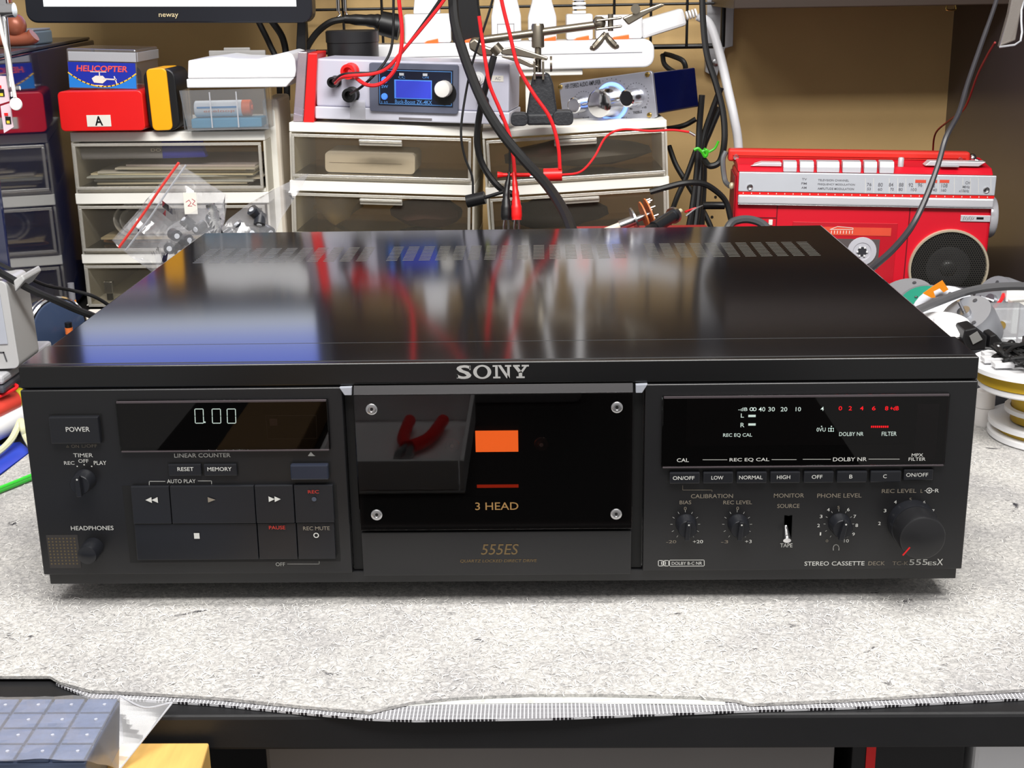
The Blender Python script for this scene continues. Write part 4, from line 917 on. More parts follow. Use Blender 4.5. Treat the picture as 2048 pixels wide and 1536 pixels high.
# ================================================================== HELPING HAND
t = thing('helping_hand', 'helping-hand clamp stand with steel rod and black cast base', 'clamp stand')
yh = .595; gun = mat('gunmetal', (150, 142, 128), .3, .9, var=.08)
cast = mat('cast_iron', (46, 48, 52), .55, var=.3, vs=120, bump=.5, bs=400)
def H(px, py, dy=0): return P(px, py, y=yh + dy)
zb = H(1080, 249).z
b = B(); pts = [H(1050, 248), H(1118, 248), H(1106, 165), H(1098, 146), H(1068, 143), H(1062, 165)]
b.prism([(p.x, max(p.z, zb)) for p in pts], yh - .006, yh + .008, .003, 3); b.obj('base_column', cast, t)
for p0, p1 in (((1022, 250), (1056, 224)), ((1106, 250), (1146, 219))):
    a, c = H(*p0), H(*p1); B().rbox(a.x, c.x, yh - .012, yh + .006, zb, c.z, .004, .0025, 3).obj('foot', cast, t)
B().box(H(1054, 248).x, H(1108, 248).x, yh - .008, yh + .004, zb, zb + .010, .002).obj('foot_bridge', cast, t)
B().cyl(H(1076, 152), H(1076, 92), .0028, n=12).obj('stem', gun, t)
B().lathe(H(1076, 96), (0, 0, 1), [(.004, 0), (.0055, .001), (.0055, .018), (.0048, .020)], 18).obj('boss', gun, t)
B().cyl(H(962, 80), H(1192, 50), .0034, n=14).obj('rod', gun, t)
for px in (1069, 1086): a = H(px, 120); B().box(a.x - .001, a.x + .001, yh - .012, yh - .002, H(px, 158).z, a.z, .0004).obj('yoke_plate', gun, t)
B().cyl(H(1066, 148, -.008), H(1090, 148, -.008), .0022, n=10).obj('yoke_screw', chrome, t)
B().lathe(H(1100, 128, -.004), (1, 0, 0), [(.0065, 0), (.0065, .0018)], 16).obj('thumb_wheel', gun, t)
B().sph(H(952, 88), (.006, .006, .006)).obj('ball_joint', gun, t)
B().prism([(p.x, p.z) for p in (H(938, 84), H(950, 76), H(972, 92), H(990, 98), H(984, 112), H(962, 112), H(940, 98))], yh - .007, yh + .003, .0015).obj('joint_clamp', gun, t)
B().cyl(H(988, 92, -.006), H(1000, 106, -.006), .005, n=12).obj('joint_nut', gun, t)
B().prism([(p.x, p.z) for p in (H(1000, 98), H(1030, 92), H(1096, 114), H(1094, 120), H(1040, 112), H(1004, 108))], yh - .009, yh - .002, .0008).obj('clip_jaw', gun, t)
B().prism([(p.x, p.z) for p in (H(1004, 110), H(1040, 114), H(1080, 134), H(1060, 134), H(1030, 122), H(1004, 114))], yh - .008, yh - .003, .0006).obj('clip_jaw', gun, t)
B().sph(H(1198, 46), (.0058, .0058, .0058)).obj('ball_joint', gun, t)
for dy, rr in ((38, 0), (55, 0)): a, c = H(1190, dy + 4), H(1246, dy - 4); B().prism([(p.x, p.z) for p in (H(1190, dy + 6), H(1242, dy), H(1244, dy - 5), H(1192, dy + 1))], yh - .006, yh + .005, .0008).obj('joint_plate', gun, t)
B().cyl(H(1221, 28), H(1221, 62), .0024, n=10).obj('joint_bolt', gun, t)
for sg, e in ((-1, (1188, 95)), (1, (1230, 92))):
    B().tube([H(1212, 66), H(1206 + 8 * (sg > 0), 74), H(*e), H(e[0] + sg * 4, e[1] - 4)], [.0022, .0026, .003, .0028, .002], 8).obj('wing', gun, t)
B().prism([(p.x, p.z) for p in (H(1244, 36), H(1262, 28), H(1322, 6), H(1330, 10), H(1300, 24), H(1256, 50))], yh - .006, yh + .002, .001).obj('clip_jaw', gun, t)
B().lathe(H(1271, 18, -.008), (0, -1, 0), [(.004, 0), (.004, .001)], 14).obj('rivet', gun, t)

# ================================================================== AMPLIFIER
FA = Frame((1117, 167), .70, (1304, 141), .645)
t = thing('mini_amplifier', 'small stereo amplifier with silver front, three knobs and blue case', 'amplifier', FA)
x0, x1 = 0, FA.w; zt_ = 0; zb_ = FA.L(1307, 236)[1]
B().rbox(x0, x1, 0, .0032, zb_, zt_, .003, .0006, 4).obj('front_plate', mat('brushed_alu', (186, 188, 200), .38, .75, var=.06, vs=300, stretch=(.05, 1, 1)), t)
B().box(x0 + .0025, x1 - .001, .0033, .085, zb_ + .003, zt_ - .002, .0015).obj('case', mat('anodised_blue', (14, 24, 84), .25, .5, var=.3), t)
for px, py in ((1121, 174), (1295, 149), (1299, 230)):
    x, z = FA.L(px, py); o = B().lathe((x, -.0001, z), (0, -1, 0), [(.0024, 0), (.0020, .0014), (.0008, .0016)], 12).obj('screw', brass, t); B().box(x - .0013, x + .0013, -.0019, -.0016, z - .0002, z + .0002).obj('slot', gapm, o)
for nm, px, py, r_, pr in (('bass_knob', 1168, 208, .0072, .017), ('volume_knob', 1224, 203, .0125, .022), ('treble_knob', 1273, 194, .0078, .017)):
    x, z = FA.L(px, py)
    if nm == 'volume_knob':
        B().disc((x, z), .0175, -.0004, 36, .0).obj('glow_ring', mat('blue_glow', (150, 180, 255), .4, emit=(110, 150, 255), es=1.1), t)
        B().lathe((x, -.0005, z), (0, -1, 0), [(.0145, 0), (.0140, .003), (r_, .005), (r_, pr), (r_ * .86, pr + .001)], 32).obj(nm, chrome, t)
    else: B().lathe((x, -.0001, z), (0, -1, 0), [(r_ * 1.05, 0), (r_ * 1.05, .003), (r_, .0035), (r_, pr), (r_ * .85, pr + .001)], 28).obj(nm, chrome, t)
    b = B()
    for k in range(22):
        a = math.radians(-140 + 280 * k / 21); rr = .0205 if nm == 'volume_knob' else r_ * 1.6; b.disc((x + rr * math.sin(a), z + rr * math.cos(a)), .0004, -.0003, 6)
    b.obj('tick_marks', blk, t)
b = B(); b.text('HIFI STEREO AUDIO AMPLIFIER', *FA.R(1130, 164, 1202, 173), -.0003)
for s_, p in (('BASS', (1166, 234, 1179, 239)), ('VOLUME', (1213, 235, 1234, 240)), ('TREBLE', (1266, 222, 1284, 227)), ('+10', (1284, 213, 1293, 217)), ('-10', (1258, 216, 1265, 220)), ('MIN', (1199, 239, 1207, 243)), ('MAX', (1242, 234, 1250, 238)), ('+10', (1182, 225, 1190, 229))): b.text(s_, *FA.R(*p), -.0003)
b.obj('lettering', blk, t)

# ================================================================== CABLES
def cable(name, label, cat, pts, r, m, group=None, parts=()):
    o = B().tube([P(a, c, y=d) for a, c, d in pts], r, 8, 6).obj(name, m)
    return tag(o, label, cat, group)
cable('black_cable', 'thick black cable sweeping down the middle to the deck', 'cable', [(905, -60, .60), (906, 0, .59), (912, 55, .58), (935, 130, .565), (966, 205, .55), (1005, 268, .54), (1050, 322, .53), (1092, 368, .51), (1122, 412, .48), (1142, 455, .44), (1158, 510, .40)], .0042, blkr)
cable('black_cable', 'black cable looping between middle and right drawer cabinets', 'cable', [(988, 112, .57), (978, 150, .57), (965, 200, .572), (956, 250, .575), (955, 292, .575), (968, 335, .575), (1000, 376, .572), (1035, 392, .57)], .0028, blkr)
cable('thin_wire', 'thin black wire ending in the black test hook', 'wire', [(995, -60, .56), (985, 0, .56), (966, 62, .56), (946, 122, .565), (931, 190, .565), (922, 262, .56), (929, 312, .56), (944, 352, .56), (946, 388, .56)], .0010, blkr)
cable('thin_wire', 'red wire leading down to the red test hook', 'wire', [(995, -60, .55), (1003, 0, .55), (1020, 70, .55), (1036, 132, .55), (1066, 186, .55), (1100, 236, .55), (1116, 290, .55), (1120, 338, .55)], .0016, redw)
cable('thin_wire', 'red wire running down to the red alligator clip', 'wire', [(958, 32, .56), (964, 75, .56), (972, 130, .56), (980, 172, .56), (1000, 220, .56), (1018, 268, .56), (1026, 312, .558), (1030, 352, .556)], .0016, redw)
cable('thin_wire', 'thin dark wire running down to the black alligator clip', 'wire', [(1000, 230, .565), (1014, 258, .562), (1019, 290, .56), (1019, 352, .556)], .0008, blkr)
cable('thin_wire', 'thin red wire arching over the right drawer cabinet', 'wire', [(1120, 350, .552), (1160, 344, .56), (1188, 315, .57), (1212, 274, .575), (1245, 259, .575), (1300, 262, .575), (1345, 260, .575), (1378, 264, .575)], .0010, redw)
B_ = B().cyl(P(1378, 264, y=.575), P(1390, 271, y=.575), .0012, n=8).obj('wire_tip', steel); tag(B_, 'bare silver tip of the red wire over the right cabinet', 'wire tip')
y_s = .60
cable('thin_wire', 'black wire from the left black terminal up the frame', 'wire', [(667, 163, y_s), (684, 150, y_s - .02), (715, 147, y_s - .02), (755, 144, y_s - .02), (790, 120, y_s - .02), (832, 68, y_s - .02), (880, 0, y_s - .02), (910, -50, y_s - .02)], .0014, blkr)
cable('thin_wire', 'red wire twinned with black wire rising right of the terminals', 'wire', [(671, 167, y_s - .006), (690, 153, y_s - .026), (745, 148, y_s - .025), (775, 136, y_s - .025), (800, 108, y_s - .025), (845, 55, y_s - .025), (888, 0, y_s - .025), (915, -50, y_s - .025)], .0015, redw)
cable('thin_wire', 'red wire looping from the red terminal across blue display', 'wire', [(699, 143, y_s), (712, 156, y_s - .02), (735, 170, y_s - .03), (762, 167, y_s - .03), (788, 142, y_s - .03), (801, 105, y_s - .03), (804, 60, y_s - .03), (798, 0, y_s - .03), (796, -50, y_s - .03)], .0017, redw)
cable('thin_wire', 'thin black wire from lower black terminal rising vertically', 'wire', [(701, 188, y_s), (725, 172, y_s - .018), (755, 143, y_s - .015), (778, 110, y_s - .012), (786, 70, y_s - .01), (787, 0, y_s - .01), (787, -50, y_s - .01)], .0012, blkr)
# black cable bundle beside the radio
for k, (lab, pts) in enumerate((
    ('nearest black cable running from above down to the green tie', [(1404, -40, .74), (1406, 40, .73), (1414, 110, .72), (1432, 168, .71), (1446, 225, .70), (1449, 280, .69), (1440, 322, .69), (1420, 332, .69), (1408, 320, .70)]),
    ('black cable of the bundle dropping straight below the green tie', [(1404, 190, .72), (1399, 250, .72), (1397, 300, .715), (1392, 360, .71), (1384, 420, .70), (1374, 480, .68), (1370, 560, .66)]),
    ('second black cable of the bundle below the green tie', [(1442, 175, .725), (1425, 220, .725), (1408, 270, .725), (1402, 305, .72), (1400, 365, .71), (1394, 430, .70), (1386, 490, .69), (1380, 570, .68)]),
    ('third black cable of the bundle, curving to the wall', [(1440, 215, .73), (1420, 262, .73), (1406, 300, .73), (1408, 340, .73), (1406, 400, .72), (1402, 470, .71), (1398, 570, .70)]),
    ('black cable crossing diagonally left of the bundle', [(1338, 292, .76), (1352, 330, .75), (1376, 370, .74), (1400, 410, .73), (1424, 460, .72), (1440, 520, .71)]),
    ('black cable arching from right drawer top toward the radio', [(1300, 384, .575), (1335, 374, .575), (1370, 366, .575), (1405, 367, .58), (1432, 382, .585), (1452, 404, .59), (1462, 440, .59)]),
    ('black cable sloping behind the right drawer cabinet', [(1392, 300, .74), (1372, 355, .73), (1352, 400, .72), (1338, 450, .70), (1330, 540, .68)]),
    ('black cable loop hanging under the wire grid', [(1325, 110, .83), (1330, 130, .82), (1352, 145, .81), (1370, 140, .81), (1366, 122, .81), (1345, 112, .82), (1330, 108, .83)]),
    ('black cable trailing out behind the blue amplifier', [(1392, 238, .77), (1370, 250, .77), (1345, 256, .765), (1318, 258, .76)]))):
    cable('bundled_cable', lab, 'cable', pts, .0030 if k < 4 else .0026, blkr, 'black cables between amplifier and radio')
cable('monitor_cable', 'left black cable hanging below the monitor', 'cable', [(505, 20, .73), (523, 55, .735), (540, 90, .74), (556, 130, .74), (560, 200, .74)], .0030, blkr, 'cables under the monitor')
cable('monitor_cable', 'right black cable hanging below the monitor', 'cable', [(525, 20, .74), (548, 48, .745), (566, 78, .75), (573, 120, .75), (574, 200, .75)], .0034, blkr, 'cables under the monitor')
gt = thing('green_twist_tie', 'green twist tie around the black cable bundle', 'twist tie')
gtm = mat('tie_green', (70, 190, 40), .4)
for pts in ([(1388, 300), (1396, 297), (1404, 303), (1412, 300), (1418, 305)], [(1404, 303), (1410, 313), (1414, 306), (1408, 297)]):
    B().tube([P(a, c, y=.695) for a, c in pts], .0016, 6).obj('twist', gtm, gt)
B().tube([P(a, c, y=.695) for a, c in ((1418, 304), (1430, 296), (1437, 282))], .0012, 6).obj('tail', gtm, gt)
# hanging cables right / left
cable('hanging_cable', 'dark cable hanging across the right panel down to the deck', 'cable', [(2004, -40, .44), (1990, 10, .44), (1962, 90, .44), (1936, 165, .44), (1918, 225, .44), (1892, 275, .44), (1876, 330, .43), (1850, 400, .42), (1822, 455, .41), (1785, 500, .39), (1745, 535, .37), (1715, 560, .34)], [.0016, .0018, .0020, .0022, .0024, .0025, .0026], mat('cable_darkgrey', (58, 56, 60), .4))
cable('grey_cable', 'flat dark grey cable crossing in front of the motors', 'cable', [(1790, 645, .30), (1832, 622, .31), (1880, 602, .33), (1935, 583, .35), (1990, 574, .36), (2060, 573, .37), (2150, 580, .38)], .0030, mat('cable_midgrey', (88, 88, 90), .45))
cable('black_cable', 'thicker black cable crossing behind the deck left edge', 'cable', [(-700, 560, .22), (-300, 500, .22), (-60, 512, .24), (0, 545, .25), (60, 578, .26), (110, 600, .27), (150, 618, .28), (190, 634, .29), (240, 660, .31)], .0024, blkr)
cable('black_cable', 'thinner black cable rising toward the left frame edge', 'cable', [(-700, 540, .25), (-300, 480, .25), (-60, 500, .27), (0, 528, .28), (45, 550, .29), (90, 570, .31), (140, 580, .33), (185, 592, .34), (220, 612, .35), (260, 640, .36)], .0013, blkr)
# test hooks and alligator clips
t = thing('test_hook', 'red mini test hook lying across the right cabinet', 'test hook')
B().cyl(P(1087, 350, y=.553), P(1124, 349, y=.553), .0055, n=16).obj('grip', redpl, t); B().cyl(P(1006, 350, y=.556), P(1086.5, 350, y=.553), .0018, n=10).obj('shaft', redpl, t); B().cyl(P(995, 350, y=.556), P(1006, 350, y=.556), .003, .002, 10).obj('nose', redpl, t); B().cyl(P(1060, 353, y=.5515), P(1082, 356, y=.5515), .0009, n=6).obj('hook', steel, t)
t = thing('test_hook', 'black mini test hook hanging before the middle cabinet gap', 'test hook')
B().cyl(P(934, 403, y=.561), P(970, 395, y=.559), .0055, n=16).obj('grip', blk, t); B().cyl(P(970.5, 395, y=.559), P(1006, 384, y=.557), .0016, n=10).obj('shaft', blk, t)
for nm, lab, px, m in (('alligator_clip', 'red alligator clip pointing down behind the deck', 1031, redpl), ('alligator_clip', 'black alligator clip pointing down behind the deck', 1013, blk)):
    t = thing(nm, lab, 'alligator clip', None, 'alligator clips behind the deck'); y_ = .552 if m is redpl else .556; dx = 4 if m is redpl else -1
    B().tube([P(px + (-3 if m is redpl else 6), 345, y=y_), P(px, 385, y=y_ - .006), P(px + dx * .5, 418, y=y_ - .01), P(px + dx * .6, 440, y=y_ - .012)], [.0018, .0024, .0030, .0038, .0045, .0046, .0042], 12).obj('boot', m, t)
    for s_ in (-3, 3): B().tube([P(px + dx * .6 + s_, 439, y=y_ - .012), P(px + dx * .6 + s_ * 1.6, 455, y=y_ - .012), P(px + dx * .6 + s_, 475, y=y_ - .012)], .0011, 6).obj('jaw', steel, t)
# audio jack in the radio side, with its soldered wires
t = thing('audio_jack', 'black jack plug pushed into the left side of red radio', 'jack plug')
B().cyl(P(1406, 411, y=.605), P(1449, 411, y=.605), .0034, n=14).obj('sleeve', blk, t); B().cyl(P(1449.2, 411, y=.605), P(1456, 410, y=.605), .0018, n=10).obj('tip', brass, t)
B().tube([P(1405.8, 411, y=.605), P(1390, 418, y=.60), P(1372, 432, y=.595)], .0007, 6).obj('wire', greyw, t); B().tube([P(1392, 416, y=.601), P(1380, 420, y=.60), P(1370, 424, y=.597)], .0011, 6).obj('wire', redw, t)
t = thing('phono_plug', 'dark metal phono plug leaning in front of cable bundle', 'phono plug')
a, c = P(1308, 456, y=.47), P(1345, 432, y=.49)
B().cyl(a, c, .0052, n=16).obj('barrel', mat('plug_dark', (66, 68, 72), .25, .7), t); dv = (c - a).normalized(); B().cyl(c + dv * .0002, c + dv * .003, .0068, n=16).obj('flange', steel, t); B().cyl(c + dv * .0032, c + dv * .012, .002, n=10).obj('terminal', mat('cream_metal', (226, 216, 180), .4, .3), t)
B().tube([a, a - dv * .012, a - dv * .03 + Vector((0, 0, -.02)), a + Vector((-.03, 0, -.07))], .0036, 10).obj('cable', blkr, t)

# ================================================================== RED RADIO CASSETTE
FRd = Frame((1474, 346), .605, (1992, 354), .590)
radio = thing('radio_cassette', 'red portable radio cassette player behind the deck, right', 'radio', FRd)
redr = mat('radio_red', (214, 24, 44), .35, var=.03)
silv = mat('radio_silver', (222, 222, 228), .3, .35, var=.03)
zg = -FRd.o.z - .0029; R_ = FRd.R; dep = .062; xw = FRd.w
B().box(-.0, xw, 0, dep, zg + .003, .0005, .003, 3).obj('body', redr, radio)
B().prism([(0.004, .0008), (.012, .006), (dep - .006, .010), (dep, .0008)], .001, xw - .001, .001, plane='yz').obj('top_deck', redr, radio)
B().box(-.0012, -.0002, .004, dep - .004, zg + .01, -.004).obj('side_plate', mat('radio_darkred', (150, 20, 32), .4), radio)
q = R_(1477, 347, 1990, 386); dial = B().box(q[0], q[1], -.0032, -.0001, q[2], q[3], .0006).obj('dial_panel', mat('dial_silver', (206, 210, 218), .32, .25), radio)
zA = R_(1477, 347, 1990, 386)[2]; zB = FRd.L(1730, 392)[1]; zC = FRd.L(1730, 410)[1]
B().box(q[0], q[1], -.0024, -.0001, zB, zA - .0002).obj('tick_strip', redpl, radio)
lt = B().box(q[0], q[1], -.0042, -.0001, zC, zB - .0002, .0012).obj('chrome_strip', silv, radio)
B().box(q[0], q[1], -.0046, -.0001, zC - .0009, zC - .0002, .0003).obj('chrome_edge', chrome, radio)
b = B()
for k in range(30): x = q[0] + (q[1] - q[0]) * (k + .6) / 30.4; b.box(x - .0003, x + .0003, -.0028, -.0025, zB + .0006, zA - .0010)
b.obj('tick', paper, radio)
b = B()
def C6(x, y): return 1440 + x * .15625, 290 + y * .15625
def C7(x, y): return 1720 + x * .20177, 290 + y * .20177
def RT(b, C, s_, x0, y0, x1, y1, d=-.0035): b.text(s_, *R_(*C(x0, y0), *C(x1, y1), d), d)
for s_, p in (('TV', (1050, 425, 1112, 450)), ('FM', (1042, 478, 1110, 505)), ('AM', (1042, 532, 1108, 558)), ('TELEVISION CHANNEL', (1255, 438, 1650, 464)), ('FREQUENCY MODULATION', (1252, 492, 1728, 520)), ('AMPLITUDE MODULATION', (1250, 546, 1715, 574)), ('76', (1880, 485, 1940, 525)), ('53', (1885, 545, 1930, 578))): RT(b, C6, s_, *p)
for s_, p in (('80', (180, 375, 226, 412)), ('84', (287, 375, 330, 412)), ('88', (387, 375, 432, 412)), ('92', (482, 378, 526, 414)), ('96', (575, 378, 618, 414)), ('102', (682, 380, 745, 418)), ('108', (808, 382, 868, 420)),
              ('60', (178, 425, 220, 452)), ('70', (300, 425, 335, 452)), ('80', (383, 425, 423, 454)), ('100', (505, 428, 562, 456)), ('140', (708, 432, 762, 460)), ('160', (805, 434, 855, 462)), ('CH', (1045, 360, 1090, 388)), ('MHz', (1018, 402, 1088, 428)), ('x10kHz', (982, 440, 1080, 468))): RT(b, C7, s_, *p)
b.obj('lettering', mat('dial_print', (110, 110, 116), .5), dial)
b = B()
for x in (55, 135, 290, 375, 455, 540, 640, 680, 775, 935, 1020, 1095, 1175, 1298): a = FRd.L(*C7(x, 330), -.0035); c = FRd.L(*C7(x, 478), -.0035); b.line([a, c], .0003, -.0034)
b.obj('grid_print', paper, dial)
b = B()
for x0, x1 in ((548, 655), (690, 765), (790, 885)): k = R_(*C7(x0, 345), *C7(x1, 375), -.0035); b.poly([(k[0], -.0035, k[2]), (k[1], -.0035, k[2]), (k[1], -.0035, k[3]), (k[0], -.0035, k[3])])
b.obj('red_band_print', mat('dial_red', (226, 84, 62), .5), dial)
for px, py in ((1500, 374), (1973, 380)): x, z = FRd.L(px, py, -.004); B().lathe((x, -.0033, z), (0, -1, 0), [(.0026, 0), (.0026, .001), (.002, .0016), (.0006, .001)], 14).obj('screw', steel, radio)
# grooves
gd = mat('radio_groove', (110, 10, 24), .5)
for a in ((1552, 411, 1554, 470), (1811, 414, 1813, 600)): k = R_(*a); B().box(k[0], k[1], -.0004, -.0001, k[2], k[3]).obj('groove', gd, radio)
k = R_(1476, 434, 1552, 436); B().box(k[0], k[1], -.0004, -.0001, k[2], k[3]).obj('groove', gd, radio)
k = R_(1537, 439, 1545, 450); B().box(k[0], k[1], -.0012, -.0001, k[2], k[3], .0003).obj('record_lamp', paper, radio)
# cassette door window
k = R_(1580, 445, 1788, 620); wd_ = B().box(k[0], k[1], -.0006, -.0001, max(k[2], zg + .012), k[3], .0002).obj('cassette_window_frame', mat('radio_red2', (192, 30, 44), .25), radio)
k2 = R_(1590, 477, 1757, 535); B().box(k2[0], k2[1], -.0012, -.0007, k2[2], k2[3]).obj('cassette', mat('cassette_grey', (92, 84, 84), .4, var=.1), radio)
k3 = R_(1585, 454, 1782, 470); B().box(k3[0], k3[1], -.0010, -.0007, k3[2], k3[3]).obj('cassette_label', mat('label_orangered', (226, 82, 58), .4, var=.15), radio)
for px in (1640, 1724):
    x, z = FRd.L(px, 503, -.002); o = B().lathe((x, -.0013, z), (0, -1, 0), [(.0128, 0), (.0125, .0008), (.008, .0010), (.0075, .0004)], 28).obj('tape_reel', mat('reel_clear', (196, 196, 204), .25), radio)
    B().disc((x, z), .0042, -.0024, 12).obj('reel_hub', mat('hub_dark', (50, 50, 56), .5), o)
    b = B()
    for j in range(6): a = j * math.pi / 3; b.box(x + .0042 * math.cos(a) - .0008, x + .0042 * math.cos(a) + .0008, -.0032, -.0024, z + .0042 * math.sin(a) - .0008, z + .0042 * math.sin(a) + .0008)
    b.obj('reel_teeth', whitep, o)
b = B(); k = R_(1660, 456, 1706, 459, -.0013); b.line([FRd.L(1660, 459, -.0013), FRd.L(1675, 453, -.0013), FRd.L(1706, 456, -.0013), FRd.L(1706, 459, -.0013), FRd.L(1660, 459, -.0013)], .0005, -.0013)
for j in range(8): a = FRd.L(1663 + j * 6, 462, -.0013); b.line([a, (a[0], a[1] - .0022)], .0006, -.0013)
b.obj('cassette_print', paper, radio)
# speaker
cx, cz = FRd.L(1896, 536); sr = abs(FRd.L(1977, 536)[0] - cx)
B().lathe((cx, -.0001, cz), (0, -1, 0), [(sr, 0), (sr, .0022), (sr * .985, .003), (sr * .94, .003), (sr * .92, .0012)], 56, cap=False).obj('speaker_ring', mat('ring_cream', (226, 212, 186), .25, .5), radio)
B().disc((cx, cz), sr * .94, -.0003, 48).obj('speaker_back', gapm, radio)
B().lathe((cx, -.0004, cz), (0, -1, 0), [(sr * .55, 0), (sr * .5, .0006), (sr * .22, .0003), (sr * .2, .0012), (sr * .12, .0030), (.0005, .0036)], 32).obj('speaker_cone', mat('cone', (60, 60, 62), .3), radio)
b = B(); st_ = .0021; n_ = int(sr / st_) + 1      # perforated grille: hexagonal rings
for i in range(-n_, n_ + 1):
    for j in range(-n_, n_ + 1):
        x = (i + .5 * (j % 2)) * st_; z = j * st_ * .866
        rr = math.hypot(x, z)
        if rr > sr * .925: continue
        yy = -.0022 - .0028 * (1 - (rr / sr) ** 2)
        vo = [b.bm.verts.new((cx + x + st_ * .577 * math.sin(a), yy, cz + z + st_ * .577 * math.cos(a))) for a in [math.pi / 3 * m for m in range(6)]]
        vi = [b.bm.verts.new((cx + x + st_ * .40 * math.sin(a), yy, cz + z + st_ * .40 * math.cos(a))) for a in [math.pi / 3 * m for m in range(6)]]
        for m in range(6): b.bm.faces.new((vo[m], vo[(m + 1) % 6], vi[(m + 1) % 6], vi[m]))
b.obj('speaker_grille', mat('grille_dark', (86, 84, 80), .35, .7), radio)
q = R_(*C7(995, 695), *C7(1290, 758)); bd = B().box(q[0], q[1], -.0012, -.0001, q[2], q[3], .0003).obj('badge', silv, radio)
q2 = R_(*C7(1155, 716), *C7(1225, 738), -.0013); B().box(q2[0], q2[1], -.0014, -.0013, q2[2], q2[3]).obj('badge_slot', blk, bd)
b = B()
for j_ in range(6): b.line([FRd.L(*C7(1022 + j_ * 19, 744 - (j_ % 2) * 4), -.0014), FRd.L(*C7(1034 + j_ * 19, 710 + (j_ % 3) * 5), -.0014)], .0005, -.0014)
b.obj('worn_print', mat('badge_print', (120, 116, 110), .4), bd)
# tuning knob on the right side, jacks on the left
x, z = FRd.L(1994, 442); B().lathe((xw + .0003, .022, z), (1, 0, 0), [(.0185, 0), (.0185, .005), (.017, .007), (.012, .0074)], 36).obj('tuning_knob', silv, radio)
for py in (372, 447): x, z = FRd.L(1456, py, .02); B().sph((-.0024, .02, z), (.0026, .003, .0035)).obj('side_socket', mat('cream_metal', (226, 216, 180), .4, .3), radio)
# keys
for a, c in ((1565, 1595), (1598, 1629), (1632, 1680), (1683, 1723), (1726, 1755), (1757, 1789)):
    k = R_(a, 331, c, 346, .006); B().prism([(.002, .0012), (.002, k[3] - .0008), (.0045, k[3] + .0036), (.012, k[3] + .0042), (.012, .0065)], k[0] + .0003, k[1] - .0010, .0006, plane='yz').obj('key', silv, radio)
k = R_(1850, 334, 1972, 347, .008); sl = B().prism([(k[0], .0075), (k[1] - .006, .0075), (k[1], .0115), (k[0] + .004, .0115)], .010, .022, .0005).obj('slide_panel', silv, radio)
k = R_(1880, 332, 1917, 344, .008); B().box(k[0], k[1], .006, .012, .0070, k[3] + .0005, .0006).obj('slide_switch', mat('switch_grey', (160, 160, 164), .4), radio)
x, z = FRd.L(1803, 332, .01); B().lathe((x, .014, .006), (0, 0, 1), [(.0026, 0), (.0026, .007), (.002, .008)], 12).obj('volume_stub', silv, radio)
k = R_(1500, 336, 1562, 344, .01); B().prism([(k[0], .0052), (k[1], .0052), (k[1], .0085), (k[0] + .01, .0085)], .008, .02, .0005).obj('antenna_clip', silv, radio)
# handle
zh0, zh1 = FRd.L(1700, 325, .045)[1], FRd.L(1700, 300, .045)[1]
xh0, xh1 = FRd.L(1456, 310, .045)[0], FRd.L(1938, 315, .045)[0]
hd = B().box(xh0, xh1, .040, .052, zh0, zh1, .0022, 3).obj('handle', mat('handle_red', (214, 52, 44), .35), radio)
b = B()
for j in range(3): b.box(xh0 + .004, xh1 - .004, .0388, .0398, zh0 + .0025 + j * .0016, zh0 + .0031 + j * .0016)
b.obj('handle_rib', mat('handle_red', (214, 52, 44), .35), hd)
for px in (1472, 1921): x, z = FRd.L(px, 316, .039); B().lathe((x, .0397, zh0 + .004), (0, -1, 0), [(.0028, 0), (.0024, .0012), (.0008, .0008)], 12).obj('handle_screw', steel, hd)
B().tube([(xh0 - .002, .046, zh1 - .003), (xh0 - .0045, .044, zh0), (xh0 - .002, .040, -.012), (-.0035, .030, -.016)], .0024, 8).obj('handle_arm', mat('arm_grey', (120, 122, 124), .35, .4), radio)
B().tube([(xh1 + .0005, .046, zh0 + .004), (xh1 + .004, .045, zh0 + .0035), (xh1 + .010, .042, .006), (xh1 + .013, .036, .001)], .0024, 8).obj('handle_arm', chrome, radio)
B().sph((xh1 + .003, .046, zh0 + .005), (.0038, .0045, .0045)).obj('handle_pivot', chrome, radio)
cable('mains_lead', 'looped grey lead lying over the radio lower left corner', 'cable', [(1440, 500, .56), (1458, 452, .57), (1478, 440, .575), (1505, 440, .575), (1530, 452, .57), (1545, 480, .56)], .0036, mat('cable_dark', (76, 78, 80), .35))

# ================================================================== MOTORS AND PARTS ON THE RIGHT
mg = mat('motor_grey', (152, 154, 160), .4, .35, var=.06)
mgd = mat('motor_dark', (126, 128, 132), .4, .4)
def motor(label, px, py, y, r, h, tilt, shaft=True, m=mg, holes=3, base=None):
    t = thing('capstan_motor', label, 'motor', None, 'salvaged motors heaped right of the deck')
    c = P(px, py, y=y); a = Vector(tilt).normalized()
    B().lathe(c - a * h, a, [(r * .86, 0), (r * .97, h * .08), (r, h * .15), (r, h * .75), (r * .97, h * .8), (r * .95, h)], 32).obj('can', m, t)
    u = a.cross(Vector((.3, .2, 1))).normalized(); v = a.cross(u)
    if shaft: B().cyl(c + a * .0002, c + a * .0035, r * .24, n=14).obj('boss', steel, t); B().cyl(c + a * .0036, c + a * .013, .0012, n=8).obj('shaft', steel, t)
    for k in range(holes):
        p = c + a * .0002 + (u * math.cos(k * 2.1 + .6) + v * math.sin(k * 2.1 + .6)) * r * .7; B().cyl(p, p + a * .0004, .0016, n=10).obj('screw_hole', mat('hole_dark', (70, 70, 74), .5), t)
    return t, c, a, u, v
motor('upright silver motor under the grey cable, red cross mark', 1985, 602, .43, .021, .028, (-.85, -.35, .35))
